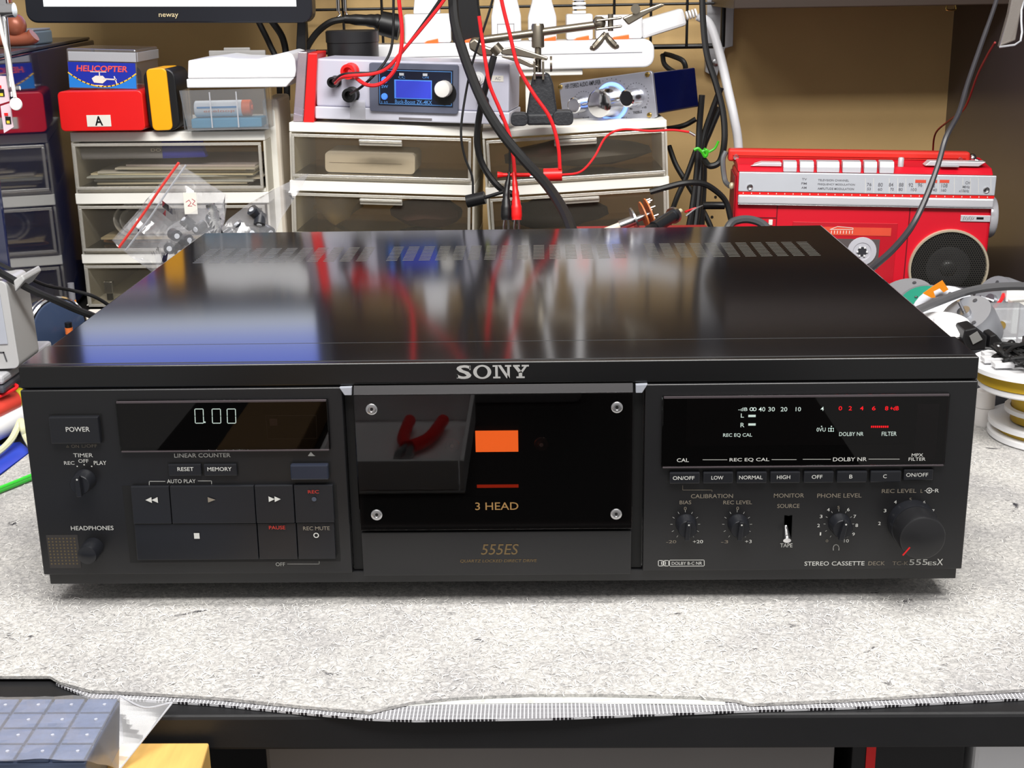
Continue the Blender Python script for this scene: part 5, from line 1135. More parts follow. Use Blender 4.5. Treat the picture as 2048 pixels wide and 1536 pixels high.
_t, c, a, u, v = motor('large flat silver motor disc with holes and shaft', 1888, 632, .415, .026, .016, (-.35, -.75, .55))
_t, c, a, u, v = motor('tilted silver motor with red triangle mark in the heap front', 1930, 628, .33, .019, .026, (-.5, -.3, .8))
mk = c - a * .012 + Vector((.2, -.95, -.05)).normalized() * .0192
motor('silver motor half hidden behind the orange ribbon', 1812, 590, .47, .022, .02, (-.3, -.4, .9), False)
motor('pale motor in the middle of the heap back row', 1902, 588, .49, .018, .03, (0, -.2, 1), False, mgd)
t = thing('green_circuit_disc', 'round green circuit board on the heap of motors', 'circuit board')
c = P(1848, 612, y=.43); a = Vector((-.3, -.6, .75)).normalized()
B().lathe(c - a * .012, a, [(.022, 0), (.022, .010)], 30).obj('rim', mgd, t); B().lathe(c - a * .0018, a, [(.0195, 0), (.0195, .0015)], 30).obj('board', mat('pcb_green', (24, 136, 110), .4), t)
u = a.cross(Vector((0, 0, 1))).normalized(); v = a.cross(u); rr = random.Random(4)
for k in range(9): p = c + (u * rr.uniform(-.014, .014) + v * rr.uniform(-.014, .014)); B().sph(p, (.0014, .0014, .001), 8, 5).obj('solder_joint', steel, t)
of = [P(x, y, y=.42) for x, y in ((1845, 586), (1868, 570), (1884, 560), (1896, 578), (1886, 584), (1878, 576), (1866, 582), (1870, 594), (1862, 595))]
tag(B().prism([(p.x, p.z) for p in of], .4185, .4195).obj('ribbon_cable', mat('kapton_orange', (232, 140, 30), .35)), 'orange flex ribbon sticking up before the speaker', 'ribbon')
t = thing('white_disc', 'white plastic disc at the edge of the motor heap', 'disc'); c = P(1880, 652, y=.31); B().lathe(c, (-.1, -.2, 1), [(.019, -.002), (.020, 0), (.0195, .0015), (.006, .002)], 30).obj('plate', whitep, t); B().lathe(c + Vector((0, 0, .002)), (-.1, -.2, 1), [(.005, .0002), (.0045, .004)], 14).obj('hub', whitep, t)
t = thing('solenoid_bracket', 'clear and silver solenoid bracket at far right of heap', 'bracket')
c = P(2000, 650, y=.34); B().box(c.x - .011, c.x + .016, .332, .350, c.z - .012, c.z + .014, .001).obj('frame', clear('bracket_clear', (215, 220, 222), .06, .1, haze=.35), t); B().lathe((c.x - .014, .338, c.z - .012), (0, 0, 1), [(.006, 0), (.006, .012), (.0045, .013), (.0045, .02)], 16).obj('coil', mat('coil_pale', (186, 192, 200), .3, .4), t); B().cyl((c.x - .002, .331, c.z + .002), (c.x - .002, .3318, c.z + .002), .003, n=10).obj('stud', brass, t)
t = thing('white_connector', 'white wire connector with red leads at the right frame edge', 'connector')
c = P(2030, 588, y=.40); B().box(c.x - .008, c.x + .007, .395, .407, c.z - .005, c.z + .006, .0006).obj('housing', whitep, t); B().tube([c + Vector((-.0083, 0, 0)), P(2000, 603, y=.395), P(1975, 628, y=.39)], .0014, 6).obj('wire', redw, t); B().tube([c + Vector((.0075, 0, .002)), P(2055, 575, y=.40), P(2090, 570, y=.40)], .0016, 6).obj('wire', redw, t)
t = thing('white_connector', 'second white connector block below the red-lead one', 'connector'); c = P(2040, 628, y=.38); B().box(c.x - .007, c.x + .009, .375, .388, c.z - .014, c.z + .010, .0008).obj('housing', ivory, t)
for k in range(3): B().cyl((c.x - .0065, .378 + k * .003, c.z - .006), (c.x - .0115, .378 + k * .003, c.z - .006), .0006, n=6).obj('pin', steel, t)
# boxy black parts below the motors
t = thing('black_bracket_part', 'black moulded bracket part with a notch below the tilted motor', 'bracket'); yy = .285
b = B(); b.prism([(p.x, p.z) for p in (P(1925, 680, y=yy), P(1930, 660, y=yy), P(1952, 655, y=yy), P(1975, 672, y=yy), P(1972, 700, y=yy), P(1935, 702, y=yy))], yy, yy + .02, .001); b.obj('shell', blk, t)
k = P(1953, 675, y=yy - .001); B().prism([(p.x, p.z) for p in (P(1938, 672, y=yy), P(1954, 662, y=yy), P(1964, 678, y=yy), P(1945, 688, y=yy))], yy - .0012, yy - .0002).obj('window', mat('window_grey', (120, 120, 118), .3), t)
t = thing('black_bracket_part', 'smaller black clip part right of the notched bracket', 'bracket'); b = B(); b.prism([(p.x, p.z) for p in (P(1977, 702, y=yy), P(1980, 672, y=yy), P(1992, 668, y=yy), P(2010, 690, y=yy), P(2006, 704, y=yy))], yy, yy + .015, .001); b.obj('shell', blk, t); B().sph(P(1996, 694, y=yy - .003), .002, 8, 6).obj('rivet', chrome, t)
# parts carton that carries the heap
hz = .021
tag(B().prism([(.262, .283), (.45, .283), (.45, .575), (.275, .575)], -.0001, hz, .002, plane='xy').obj('parts_tray', mat('tray_dark', (58, 58, 62), .5)), 'low dark tray under the heap of motors', 'tray')
# film-reel tins with black wire
def tin(label, px, py, y, r, h, inner, z0=0.0):
    rb = r if z0 == 0 else r * .86
    t = thing('reel_tin', label, 'tin', None, 'round tins right of the deck'); c = P(px, py, y=y); c.z = z0
    B().lathe(c, (0, 0, 1), [(rb * .97, 0), (rb, .001), (rb, .004), (rb * .9, .0045)], 48).obj('base_flange', whitep, t)
    B().lathe(c + Vector((0, 0, .0046)), (0, 0, 1), [(r * .88, 0), (r * .88, h - .009)], 48).obj('yellow_wall', inner, t)
    B().lathe(c + Vector((0, 0, h - .0042)), (0, 0, 1), [(r * .95, 0), (r, .0006), (r, .0034), (r * .96, .004), (r * .9, .0034)], 48).obj('top_flange', whitep, t)
    return t, c
yel = mat('ochre', (196, 160, 40), .45, var=.1)
tn, c1 = tin('ochre and white reel tin holding black wire, at deck right corner', 2068, 745, .222, .038, .016, yel, .0365)
tn, c2 = tin('lower white reel with ochre core near the felt, right edge', 2112, 815, .235, .040, .0120, yel, 0)
rw = random.Random(8)
t = thing('black_wire_tangle', 'tangle of black wires and beads heaped in the reel tin', 'wire tangle')
for k in range(9):
    pts = []
    for j in range(7):
        a = rw.uniform(0, 6.28); r_ = rw.uniform(.008, .033); pts.append((c1.x + math.cos(a) * r_, c1.y + math.sin(a) * r_, c1.z + .0175 + rw.uniform(0, .009)))
    B().tube(pts, rw.uniform(.0008, .0014), 6, 8).obj('wire', blkr, t)
for k in range(8): a = rw.uniform(0, 6.28); r_ = rw.uniform(.01, .032); B().sph((c1.x + math.cos(a) * r_, c1.y + math.sin(a) * r_, c1.z + .020), .0028, 10, 7).obj('bead', mat('bead_black', (20, 20, 22), .2), t)
for k in range(3): a = 2.6 + k * .5; B().box(c1.x + math.cos(a) * .026 - .006, c1.x + math.cos(a) * .026 + .006, c1.y + math.sin(a) * .024 - .004, c1.y + math.sin(a) * .024 + .004, c1.z + .0165, c1.z + .0195, .0006).obj('clip_block', mat('pale_plastic', (206, 206, 208), .4), t)
t = thing('ochre_bobbin', 'ochre bobbin between the two reel tins at right', 'bobbin'); B().lathe((c1.x + .012, c1.y + .008, .0122), (0, 0, 1), [(.020, 0), (.020, .0240)], 30).obj('core', yel, t); B().lathe((c1.x + .012, c1.y + .008, .0122), (0, 0, 1), [(.0205, .006), (.024, .0062), (.024, .009), (.0205, .0092)], 30, cap=False).obj('flange', whitep, t)
# steel arm lying across
t = thing('steel_lever', 'thin grey steel lever across the wires near the deck corner', 'lever'); a, c = P(1962, 724, y=.235), P(2060, 690, y=.24)
B().tube([a, (a + c) / 2 + Vector((0, 0, .001)), c], .0026, 8).obj('arm', mgd, t); B().cyl(c - Vector((0, 0, .004)), c + Vector((0, 0, .005)), .005, n=14).obj('eye', steel, t)
# white felt rollers
t = thing('white_roller', 'white two-part roller standing beside the deck right side', 'roller'); c = P(1966, 848, z=0)
B().lathe((c.x, c.y, 0), (0, 0, 1), [(.0062, 0), (.0064, .0005), (.0064, .0118)], 26).obj('lower_half', mat('roller_white', (232, 228, 226), .5), t); B().lathe((c.x, c.y, .0121), (0, 0, 1), [(.0062, 0), (.0062, .0105), (.0056, .0112)], 26).obj('upper_half', mat('roller_white', (232, 228, 226), .5), t)
tag(B().box(P(2034, 866, z=0).x, P(2044, 866, z=0).x, P(2034, 866, z=0).y, P(2034, 861, z=0).y, .0002, .0010).obj('blue_scrap', mat('scrap_blue', (30, 90, 200), .5)), 'tiny blue plastic scrap on the felt at right', 'scrap')
# hanging clear bag top right and red wire on the right panel
t = thing('hanging_bag', 'creased clear plastic bag hanging on the dark right panel', 'bag'); yb_ = .46
b = B(); q = [P(2062, -40, y=yb_), P(2043, 20, y=yb_), P(2041, 82, y=yb_ - .01), P(1999, 94, y=yb_), P(2008, 30, y=yb_ + .01), P(2022, -40, y=yb_ + .01)]
b.prism([(p.x, p.z) for p in q], yb_, yb_ + .006, .001); b.obj('bag_film', clear('bag_brown', (150, 140, 130), .08, .15, haze=.35, hazecol=(190, 180, 172)), t)
B().tube([q[0], q[1], q[2], q[3]], .0008, 6, 3).obj('bag_seam', frost, t)
cable('thin_wire', 'thin red wire along the dark right panel', 'wire', [(1990, 85, .50), (1975, 110, .52), (1955, 150, .56), (1930, 215, .62), (1900, 240, .70), (1872, 265, .74), (1866, 300, .76), (1868, 330, .76)], .0009, mat('dull_red', (150, 30, 30), .5))

# ================================================================== ZIP BAGS BEHIND THE DECK
def film(px_pts, seed, amp, y, name, m, parent):
    """crumpled film: a filled outline, subdivided and creased"""
    b = B(); pts = [P(a, c, y=y + (d or 0)) for a, c, d in px_pts]
    b.poly(pts); bmesh.ops.triangulate(b.bm, faces=list(b.bm.faces))
    for _ in range(4): bmesh.ops.subdivide_edges(b.bm, edges=list(b.bm.edges), cuts=1, use_grid_fill=True)
    for v in b.bm.verts:
        n1 = noise.noise(v.co * 34 + Vector((seed, seed * 2, 0))); n2 = noise.noise(v.co * 130 + Vector((0, seed, 3)))
        v.co.y += (abs(n1) * 2 - .5) * amp + n2 * amp * .12
    return b.obj(name, m, parent)
film_m = clear('bag_film', (250, 250, 252), .02, .15, haze=.13, hazecol=(244, 244, 248), ior=1.38)
yb_ = .50
t = thing('zip_bag', 'clear zip bag with a red seal line behind the deck left', 'zip bag')
o1 = [(355, 326, 0), (452, 388, .005), (448, 440, 0), (430, 480, 0), (400, 540, 0), (330, 560, 0), (300, 520, 0), (262, 515, 0), (225, 480, 0), (295, 400, 0)]
film(o1, 1, .005, yb_, 'front_film', film_m, t); film([(a + 3, c + 2, d + .014) for a, c, d in o1], 5, .005, yb_, 'back_film', film_m, t)
B().tube([P(358, 325, y=yb_ - .006), P(320, 378, y=yb_ - .008), P(285, 430, y=yb_ - .007), P(238, 495, y=yb_ - .006)], .0012, 6).obj('red_seal', mat('seal_red', (226, 70, 64), .4), t)
B().tube([P(372, 330, y=yb_ - .006), P(334, 384, y=yb_ - .008), P(298, 438, y=yb_ - .007), P(252, 500, y=yb_ - .006)], .0009, 6).obj('clear_seal', frost, t)
a, c = P(366, 385, y=yb_ - .009), P(396, 428, y=yb_ - .009); lb = B().box(a.x, c.x, yb_ - .0095, yb_ - .0091, c.z, a.z, .0001).obj('label', paper, t)
b = B()
for pts in (((372, 404), (378, 400), (382, 406), (376, 412), (384, 412)), ((384, 398), (390, 402), (385, 408), (391, 411))): b.line([(P(*p, y=yb_ - .0097).x, P(*p, y=yb_ - .0097).z) for p in pts], .0004, yb_ - .0097)
b.obj('handwriting', mat('pen_red', (200, 60, 80), .5), lb)
film([(340, 452, 0), (395, 418, 0), (448, 398, .0), (452, 440, .002), (430, 475, 0), (410, 560, 0), (320, 570, 0), (306, 510, 0)], 9, .008, yb_ - .028, 'inner_film', film_m, t)
t2 = thing('zip_bag', 'pointed clear bag of dark parts reaching over the drawers', 'zip bag'); o2 = [(618, 346, 0), (600, 380, 0), (560, 440, 0), (545, 480, 0), (520, 560, 0), (430, 560, 0), (432, 470, 0), (455, 440, 0), (500, 405, 0), (560, 372, 0)]
film(o2, 3, .006, .485, 'front_film', film_m, t2); film([(a, c, d + .016) for a, c, d in o2], 13, .006, .485, 'back_film', film_m, t2)
rb_ = random.Random(21); dkp = mat('dark_part', (40, 42, 48), .3, var=.2); wdp = mat('pale_part', (206, 210, 216), .4)
spots = [(350, 470), (372, 480), (398, 455), (415, 470), (390, 490), (360, 500), (430, 462), (405, 500), (340, 495), (455, 470), (480, 455), (500, 470), (520, 440), (535, 462), (470, 490), (375, 445), (425, 440), (440, 490), (510, 425)]
names = ['lowest left', 'left', 'upper', 'middle', 'lower middle', 'low', 'right', 'lower right', 'leftmost', 'first', 'second', 'third', 'fourth', 'fifth', 'sixth', 'top left', 'top right', 'bottom right', 'uppermost']
for k, (px, py) in enumerate(spots):
    y_ = (.486 if px < 445 else .493) + rb_.uniform(-.002, .002); c = P(px, py, y=y_); a = Vector((rb_.uniform(-1, 1), rb_.uniform(-1, -.3), rb_.uniform(-1, 1))).normalized()
    t3 = thing('bagged_part', 'black switch cap with a pale end, bagged behind the deck', 'part', None, 'black parts inside the zip bags')
    B().cyl(c - a * .005, c + a * .004, .0048, n=12).obj('cap', dkp, t3); B().cyl(c + a * .0041, c + a * .0048, .0022, n=10).obj('pale_end', wdp, t3)
# carton carrying the bags
tag(B().box(-.285, -.16, .455, .535, -.0029, P(400, 560, y=.48).z - .001, .002).obj('bag_carton', mat('card_brown', (120, 104, 84), .7)), 'brown carton behind the deck carrying the zip bags', 'carton')

# ================================================================== LEFT SIDE
zc = P(128, 84, y=.80).z; p0 = P(108, 200, y=.63); ty_ = math.tan(math.radians(8))
A1 = Vector((p0.x - .22 * ty_, .85, zc)); A2 = Vector((p0.x + .215 * ty_, .415, zc)); A0 = A2
navy = mat('navy_gloss', (22, 30, 66), .06, ior=2.2, var=.15, vs=6)
nb = thing('navy_cabinet', 'glossy navy cabinet on the left mirroring the red box', 'cabinet')
B().prism([(A1.x, A1.y), (A2.x, A2.y), (A2.x - .22, A2.y), (A1.x - .22, A1.y)], .002, zc, .0015, plane='xy').obj('shell', navy, nb)
B().prism([(A1.x - .004, A1.y), (A2.x - .004, A2.y), (A2.x - .21, A2.y), (A1.x - .21, A1.y)], zc + .0001, zc + .003, .001, plane='xy').obj('top_plate', mat('dark_top', (70, 70, 80), .25, .3), nb)
B().box(A1.x - .2, A1.x - .03, A1.y - .4, A1.y - .02, -.0029, .0019).obj('plinth', blk, nb)
def LZ(px, py, z=zc + .0032): return P(px, py, z=z)
# figure and small grey box on top
t = thing('grey_gauge', 'small grey metal block on top of navy cabinet', 'block'); c = P(62, 92, y=.66)
B().box(c.x - .013, c.x + .010, .645, .69, zc + .0032, P(62, 62, y=.66).z, .0015).obj('block_body', mat('gauge_grey', (110, 124, 130), .4), t); B().box(c.x - .012, c.x + .009, .646, .689, P(62, 62, y=.66).z + .0002, P(62, 62, y=.66).z + .002, .0006).obj('block_cap', mat('gauge_top', (140, 140, 144), .35), t)
t = thing('copper_figure', 'copper-brown bent holder beside the grey block, top left', 'holder'); cop = mat('copper_brown', (150, 84, 62), .35, .2)
zf = zc + .0032; f0 = P(30, 95, y=.60)
B().sph((f0.x + .003, .60, zf + .018), (.009, .009, .010)).obj('knob', cop, t); B().tube([(f0.x - .03, .60, zf + .0062), (f0.x - .01, .60, zf + .0062), (f0.x + .012, .60, zf + .0068), (f0.x + .018, .60, zf + .010)], .006, 10).obj('arm', cop, t); B().cyl((f0.x - .004, .60, zf + .026), (f0.x - .004, .60, zf + .065), .006, n=14).obj('stem', cop, t)
# chrome tool stand and hanging picks at the left frame edge
t = thing('chrome_tool', 'chrome rod tool with round crossbar at the top left', 'tool'); yt = .42
B().cyl(P(-40, 22, y=yt), P(29, 20, y=yt), .0052, n=16).obj('crossbar', chrome, t); B().cyl(P(8, 30, y=yt), P(24, 196, y=yt - .03), .0024, n=12).obj('rod', chrome, t); B().cyl(P(0, -20, y=yt) + Vector((0, 0, .35)), P(8, 10, y=yt), .0032, n=12).obj('upper_rod', chrome, t); B().cyl(P(12, 178, y=yt - .03), P(40, 176, y=yt - .03), .0016, n=10).obj('lower_pin', chrome, t)
t = thing('white_spatula', 'thin white pick with flattened round end hanging at left', 'pick'); wp = mat('pick_white', (226, 224, 222), .35); yt = .375
B().tube([P(-6, 20, y=yt), P(6, 75, y=yt), P(16, 110, y=yt), P(22, 150, y=yt), P(30, 195, y=yt)], .0014, 8).obj('handle', wp, t); c = P(32, 208, y=yt); B().lathe((c.x, yt + .001, c.z), (0, -1, 0), [(.0042, 0), (.0046, .001), (.0042, .002), (.002, .0022)], 20).obj('round_end', wp, t)
for lab, q in (('upper', ((-14, 152), (12, 152), (20, 202), (-12, 212))), ('lower', ((2, 212), (20, 206), (28, 254), (9, 266)))):
    t = thing('charm_card', '%s small pink printed card on the left frame edge' % lab, 'card', None, 'pink cards at the left edge'); ps = [P(a, c, y=.385) for a, c in q]
    B().prism([(p.x, p.z) for p in ps], .384, .3855).obj('card', mat('card_pink', (226, 200, 210), .4, var=.1), t)
    mx = sum((p.x for p in ps), 0) / 4; mz = sum((p.z for p in ps), 0) / 4; B().box(mx - .0010, mx + .0028, .3834, .3838, mz - .0045, mz + .0005).obj('dark_print', blk, t); B().box(mx - .0002, mx + .0020, .3831, .3833, mz - .0042, mz - .0022).obj('yellow_print', mat('print_yellow', (220, 200, 60), .5), t); B().box(mx - .0014, mx + .0012, .3834, .3838, mz + .0012, mz + .0032).obj('red_print', redpl, t)
# silver handheld device
FD = Frame((-90, 566), .25, (25, 561), .25)
t = thing('silver_device', 'silver grey instrument box at the left of the deck', 'instrument', FD)
sv = mat('device_silver', (190, 190, 190), .4, .25, var=.04)
x1 = FD.L(24, 640)[0]; zb_ = FD.L(10, 738)[1]
B().rbox(-.03, x1, 0, .036, zb_, FD.L(0, 562)[1], .004, .0025).obj('case', sv, t)
q = FD.R(-80, 582, 8, 690); B().box(q[0], q[1], -.0008, -.0001, q[2], q[3], .0003).obj('screen_recess', mat('device_screen', (168, 172, 182), .2), t)
b = B(); b.line([FD.L(-60, 705, -.0005), FD.L(7, 705, -.0005), FD.L(13, 722, -.0005)], .0009, -.0004); b.obj('groove', mat('groove_dark', (70, 70, 74), .5), t)
B().prism([FD.L(*p) for p in ((26, 562), (44, 549), (50, 560), (30, 585))], .0, .03, .001).obj('corner_wing', sv, t)
# glass-faced round gauge
t = thing('round_speaker', 'round dark blue glass gauge with chrome rim at left', 'gauge'); c = P(118, 655, y=.37); ax = Vector((1, -.9, .12)).normalized(); k_ = .64
B().lathe(c - ax * .030, ax, [(.020 * k_, 0), (.032 * k_, .012), (.0335 * k_, .0195)], 40).obj('housing', mat('gauge_body', (40, 48, 66), .3), t)
B().lathe(c - ax * .0100, ax, [(.0345 * k_, 0), (.036 * k_, .001), (.036 * k_, .004), (.0345 * k_, .005), (.032 * k_, .005)], 44).obj('chrome_rim', chrome, t); B().lathe(c - ax * .0036, ax, [(.036 * k_, 0), (.0365 * k_, .001), (.036 * k_, .0035), (.034 * k_, .0045), (.0325 * k_, .0045)], 44).obj('chrome_rim', chrome, t)
B().lathe(c + ax * .0011, ax, [(.0322 * k_, 0), (.031 * k_, .001), (.015 * k_, .0030), (.001, .0036)], 40).obj('glass', mat('gauge_glass', (52, 64, 88), .08, ior=1.6), t)
tag(B().box(c.x - .02, c.x + .012, .365, .40, -.0029, c.z - .0240, .002).obj('gauge_block', blk), 'black block propping up the round gauge', 'block')
# pens behind the deck corner
for lab, px, col in (('orange and grey', 145, (240, 140, 40)), ('black and orange', 131, (230, 120, 60))):
    t = thing('marker_pen', '%s marker pen standing behind the deck left corner' % lab, 'pen', None, 'pens behind the deck corner'); y_ = .45 if px == 145 else .36
    zt_ = P(px, 566 if px == 145 else 645, y=y_).z; zc1 = P(px, 600 if px == 145 else 655, y=y_).z; zc2 = P(px, 618 if px == 145 else 668, y=y_).z; x = P(px, 600, y=y_).x
    B().cyl((x, y_, zc1 + .0002), (x, y_, zt_), .0026, n=12).obj('cap', mat('cap_grey', (120, 120, 126), .3) if px == 145 else blk, t); B().cyl((x, y_, zc2 + .0002), (x, y_, zc1), .0028, n=12).obj('band', mat('pen_%d' % px, col, .4), t); B().cyl((x, y_, -.0029), (x, y_, zc2), .0026, n=12).obj('barrel', blk, t)
o = B().box(P(140, 700, y=.40).x, P(215, 700, y=.40).x, .40, .45, -.0029, P(150, 648, y=.40).z, .002).obj('pale_carton', mat('pale_card', (220, 216, 206), .6)); tag(o, 'pale carton tucked behind the deck left edge', 'carton')
# things on the bench left of the deck
t = thing('grey_tool_case', 'flat grey case under the silver instrument', 'case'); a = P(30, 760, y=.235); zd = FD.o.z + zb_ - .0012
B().box(a.x - .12, a.x - .012, .285, .33, -.0029, zd - .0125, .002).obj('case_foot', mat('case_grey', (120, 122, 128), .4), t)
B().box(a.x - .12, a.x - .010, .240, .33, zd - .0120, zd - .0064, .002).obj('case_lower', mat('case_dark', (70, 72, 80), .4), t)
B().box(a.x - .12, a.x - .010, .240, .33, zd - .0060, zd, .002).obj('case_lid', mat('case_pale', (176, 176, 180), .4), t)
t = thing('red_marker', 'red marker with a yellow end lying left of the deck', 'marker'); r_ = .0075
a, c = P(-60, 838, z=.022), P(24, 800, z=.022); e = P(40, 792, z=.022)
B().cyl(a, c, r_, n=18).obj('barrel', mat('coral_red', (240, 80, 66), .35), t); B().cyl(c + (e - c) * .02, e, r_ * .98, r_ * .8, 18).obj('yellow_end', mat('bright_yellow', (240, 226, 40), .35), t)
t = thing('white_tube', 'white plastic tube lying in front of red marker', 'tube'); a, c = P(-60, 872, z=.010), P(40, 828, z=.010); B().cyl(a, c, .0105, n=20).obj('tube_body', whitep, t); B().cyl(c + (c - a).normalized() * .0002, c + (c - a).normalized() * .004, .0085, n=18).obj('tube_cap', mat('cap_white', (216, 216, 214), .4), t)
def ground(name, label, cat, pts, r, m): return tag(B().tube([P(a, c, z=z) for a, c, z in pts], r, 8).obj(name, m), label, cat)
ground('red_wire', 'red wire curling over the marker left of the deck', 'wire', [(-40, 750, .033), (0, 763, .034), (25, 768, .034), (34, 773, .033), (22, 782, .032), (-30, 806, .030)], .0012, redw)
grn = mat('wire_green', (60, 200, 60), .4)
ground('green_wire', 'green wire behind the cream cord, left of deck', 'wire', [(-60, 860, .004), (0, 856, .004), (25, 853, .004), (60, 849, .004), (110, 845, .004)], .0016, grn)
ground('green_wire', 'upper green wire of the pair crossing the felt', 'wire', [(-60, 1000, .0016), (0, 976, .0016), (35, 962, .0016), (70, 948, .0016), (120, 930, .0016)], .0012, grn)
ground('green_wire', 'lower green wire of the pair crossing the felt', 'wire', [(-60, 1008, .0016), (0, 983, .0016), (35, 969, .0016), (70, 955, .0016), (120, 937, .0016)], .0011, mat('wire_green2', (50, 150, 50), .4))
ground('cream_cord', 'cream cord bending left of the deck', 'cord', [(-40, 930, .002), (0, 902, .003), (22, 880, .005), (34, 858, .009), (42, 842, .013), (46, 856, .010), (52, 875, .004), (70, 905, .002)], .0022, mat('cord_cream', (214, 214, 176), .5))
a = [P(-60, 990, z=-.0022), P(0, 948, z=-.0022), P(62, 902, z=-.0022), P(40, 884, z=-.0022), P(-60, 900, z=-.0022)]
tag(B().prism([(p.x, p.y) for p in a], -.0029, -.0020, plane='xy').obj('blue_sheet', mat('sheet_blue', (44, 70, 190), .4, var=.25, vs=60)), 'blue plastic sheet on the bench left of the felt', 'sheet')

# ================================================================== FRONT LEFT AND BELOW THE BENCH
wz = -.0125
c = P(418, 1485, z=wz); a = c
t = thing('wooden_block', 'light plywood block under the bagged box, front left', 'wood block')
wood = mat('plywood', (214, 170, 96), .5, var=.35, vs=30, stretch=(6, .8, .8))
B().prism([(c.x, a.y), (c.x + .004, a.y - .05), (c.x - .11, a.y - .05), (c.x - .11, a.y)], -.1419, wz, .0008, plane='xy').obj('block', wood, t)
zt0 = .007
bx1 = P(238, 1400, z=zt0).x; by1 = P(100, 1398, z=zt0).y; by0 = P(100, 1522, z=zt0).y; bx0 = bx1 - .12
t = thing('bagged_parts_box', 'blue-grey gridded parts sheet box wrapped in clear plastic', 'bagged box')
pm = mat('chip_blue', (98, 114, 146), .45, var=.3, vs=260); skx = P(238, 1400, z=zt0).x - P(170, 1522, z=zt0).x
def SK(x, y): return (x - skx * (by1 - y) / (by1 - by0), y)
B().prism([SK(bx0, by0), SK(bx1, by0), SK(bx1, by1), SK(bx0, by1)], wz + .0005, zt0 - .0012, .0008, plane='xy').obj('box_core', mat('core_blue', (82, 96, 124), .5), t)
nx, ny = 9, 4
for i in range(nx):
    for j in range(ny):
        u0, u1 = bx0 + (bx1 - bx0) * (i + .05) / nx, bx0 + (bx1 - bx0) * (i + .95) / nx; v0, v1 = by0 + (by1 - by0) * (j + .06) / ny, by0 + (by1 - by0) * (j + .94) / ny
        ch = B().prism([SK(u0, v0), SK(u1, v0), SK(u1, v1), SK(u0, v1)], zt0 - .0011, zt0 + .0004, .0003, plane='xy').obj('chip', pm, t)
        cu, cv = SK((u0 + u1) / 2, (v0 + v1) / 2); B().cyl((cu + .0022, cv, zt0 + .0004), (cu + .0022, cv, zt0 + .0009), .0007, n=6).obj('contact_dot', wdp, ch)
fm2 = clear('wrap_film', (240, 240, 244), .02, .2, haze=.14, ior=1.4)
wr = B(); tl_, tr_ = P(-60, 1396, z=zt0 + .001), P(240, 1392, z=zt0 + .0015); tip = P(345, 1405, z=.003); lo = P(238, 1540, z=wz + .001); fl = P(172, 1522, z=zt0 + .0012); fl0 = P(-60, 1524, z=zt0 + .0012)
wr.poly([fl0, fl, tr_, tl_]); wr.poly([fl, lo, tip, tr_]); wr.poly([fl0, fl, lo, P(-60, 1560, z=wz + .001)])
bmesh.ops.triangulate(wr.bm, faces=list(wr.bm.faces))
for _ in range(4): bmesh.ops.subdivide_edges(wr.bm, edges=list(wr.bm.edges), cuts=1, use_grid_fill=True)
for v in wr.bm.verts: v.co.z += abs(noise.noise(v.co * 70)) * .0016
wr.obj('wrap_film', fm2, t)
B().tube([tr_, (tr_ + tip) / 2 + Vector((0, -.003, -.002)), tip], .0004, 6).obj('film_edge', frost, t); B().tube([tip, (tip + lo) / 2, lo], .0004, 6).obj('film_edge', frost, t)
# items on the tray below the bench edge
t = thing('grey_carton', 'grey carton below the bench front edge', 'carton'); ty = -.07
B().box(-.10, .145, ty, ty + .14, -.1419, -.024, .002).obj('carton_body', mat('carton_grey', (120, 116, 114), .6), t)
t = thing('black_red_box', 'black box with red stripe below the bench edge', 'box'); B().box(.152, .20, ty, ty + .14, -.1419, -.024, .001).obj('box_body', blk, t); B().box(.158, .162, ty - .0006, ty - .0001, -.14, -.026).obj('red_stripe', redpl, t); B().box(.158, .162, ty, ty + .13, -.0239, -.0235).obj('red_stripe', redpl, t)
t = thing('white_packet', 'white packet below the bench edge at lower right', 'packet'); B().box(.204, .245, ty, ty + .13, -.1419, -.026, .002).obj('packet_body', whitep, t); B().box(.206, .243, ty - .0008, ty - .0001, -.07, -.05).obj('packet_label', mat('packet_red', (170, 60, 50), .5), t)

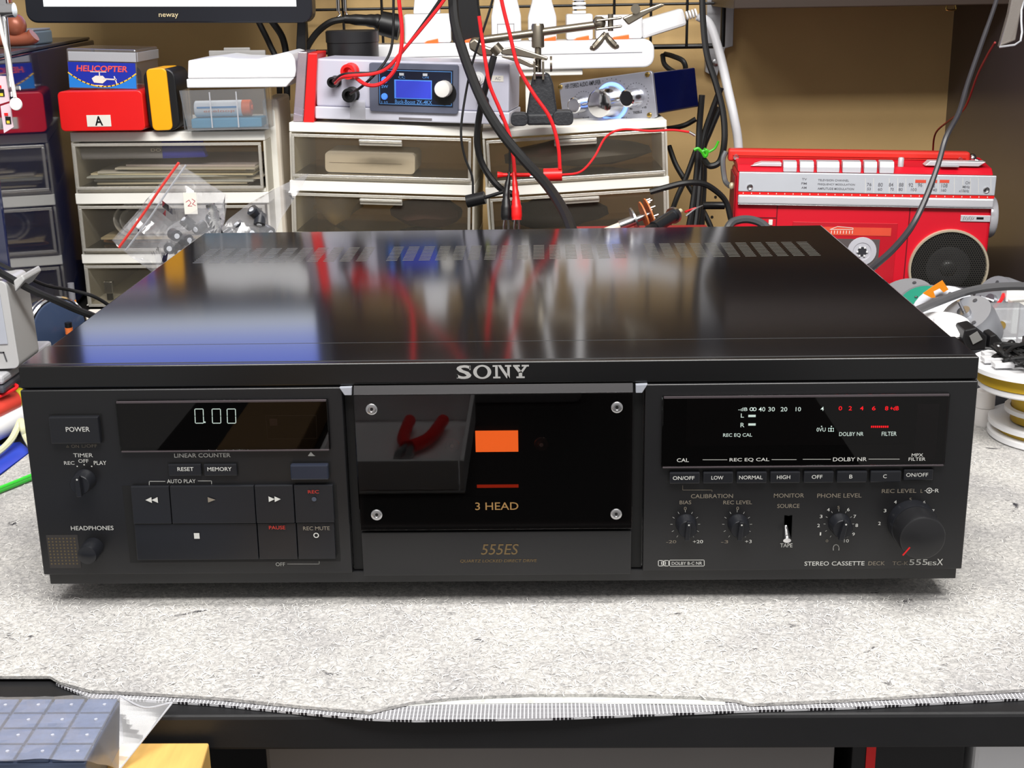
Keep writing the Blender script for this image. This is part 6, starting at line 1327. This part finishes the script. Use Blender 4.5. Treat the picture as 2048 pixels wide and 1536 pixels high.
# ------------------------------------------------------------------ stool in front of the bench, seen mirrored in the cassette door
t = thing('work_stool', 'dark stool in front of the bench, mirrored in the cassette door', 'stool')
B().box(-.34, .30, -.98, -.40, -.150, -.126, .006).obj('seat', mat('stool_dark', (34, 33, 34), .6), t)
for sx in (-.31, .27):
    for sy in (-.95, -.43): B().cyl((sx, sy, -.729), (sx, sy, -.1503), .014, n=12).obj('leg', blk, t)
zt1 = -.1255
def tray(label, x0, x1, y0, y1):
    t = thing('white_parts_tray', label, 'tray')
    B().box(x0, x1, y0, y1, zt1, zt1 + .003, .001).obj('tray_base', whitep, t)
    for q in ((x0, x0 + .004, y0, y1), (x1 - .004, x1, y0, y1), (x0 + .005, x1 - .005, y0, y0 + .004), (x0 + .005, x1 - .005, y1 - .004, y1)): B().box(q[0], q[1], q[2], q[3], zt1 + .0032, zt1 + .03, .001).obj('tray_wall', whitep, t)
tray('white parts tray on the stool, mirrored in cassette door', -.17, -.045, -.66, -.47)
t = thing('pliers', 'red-handled pliers lying in the white tray on the stool', 'pliers')
for sg in (-1, 1): B().tube([(-.10 + sg * .002, -.555, zt1 + .012), (-.095 + sg * .012, -.58, zt1 + .012), (-.09 + sg * .016, -.63, zt1 + .012)], .006, 10).obj('grip', redpl, t); B().tube([(-.10 - sg * .002, -.554, zt1 + .012), (-.102 - sg * .005, -.53, zt1 + .012), (-.102 - sg * .001, -.50, zt1 + .012)], .004, 8).obj('jaw', steel, t)
tag(B().rbox(-.10, .06, -.86, -.72, zt1, zt1 + .05, .008, .002).obj('grey_case', mat('stool_case', (150, 150, 154), .5)), 'grey case at the stool end, mirrored in cassette door', 'case')
tag(B().box(-.26, -.19, -.80, -.50, zt1, zt1 + .03, .002).obj('brown_carton', mat('carton_tan', (140, 112, 76), .7)), 'long brown carton on the stool beside the white tray', 'carton')

# ================================================================== put every thing's empty at its base
bpy.context.view_layer.update()
for r in ROOTS:
    lo = Vector((1e9,) * 3); hi = -lo
    def walk(o, m):
        for ch in o.children:
            mm = m @ Matrix.Translation(ch.location)
            if ch.type == 'MESH':
                for cr in ch.bound_box:
                    p = mm @ Vector(cr)
                    for i in range(3): lo[i] = min(lo[i], p[i]); hi[i] = max(hi[i], p[i])
            walk(ch, mm)
    walk(r, Matrix.Identity(4))
    if hi.x < lo.x: continue
    c = Vector(((lo.x + hi.x) / 2, (lo.y + hi.y) / 2, lo.z))
    r.matrix_world = r.matrix_world @ Matrix.Translation(c)
    for ch in r.children: ch.location = ch.location - c
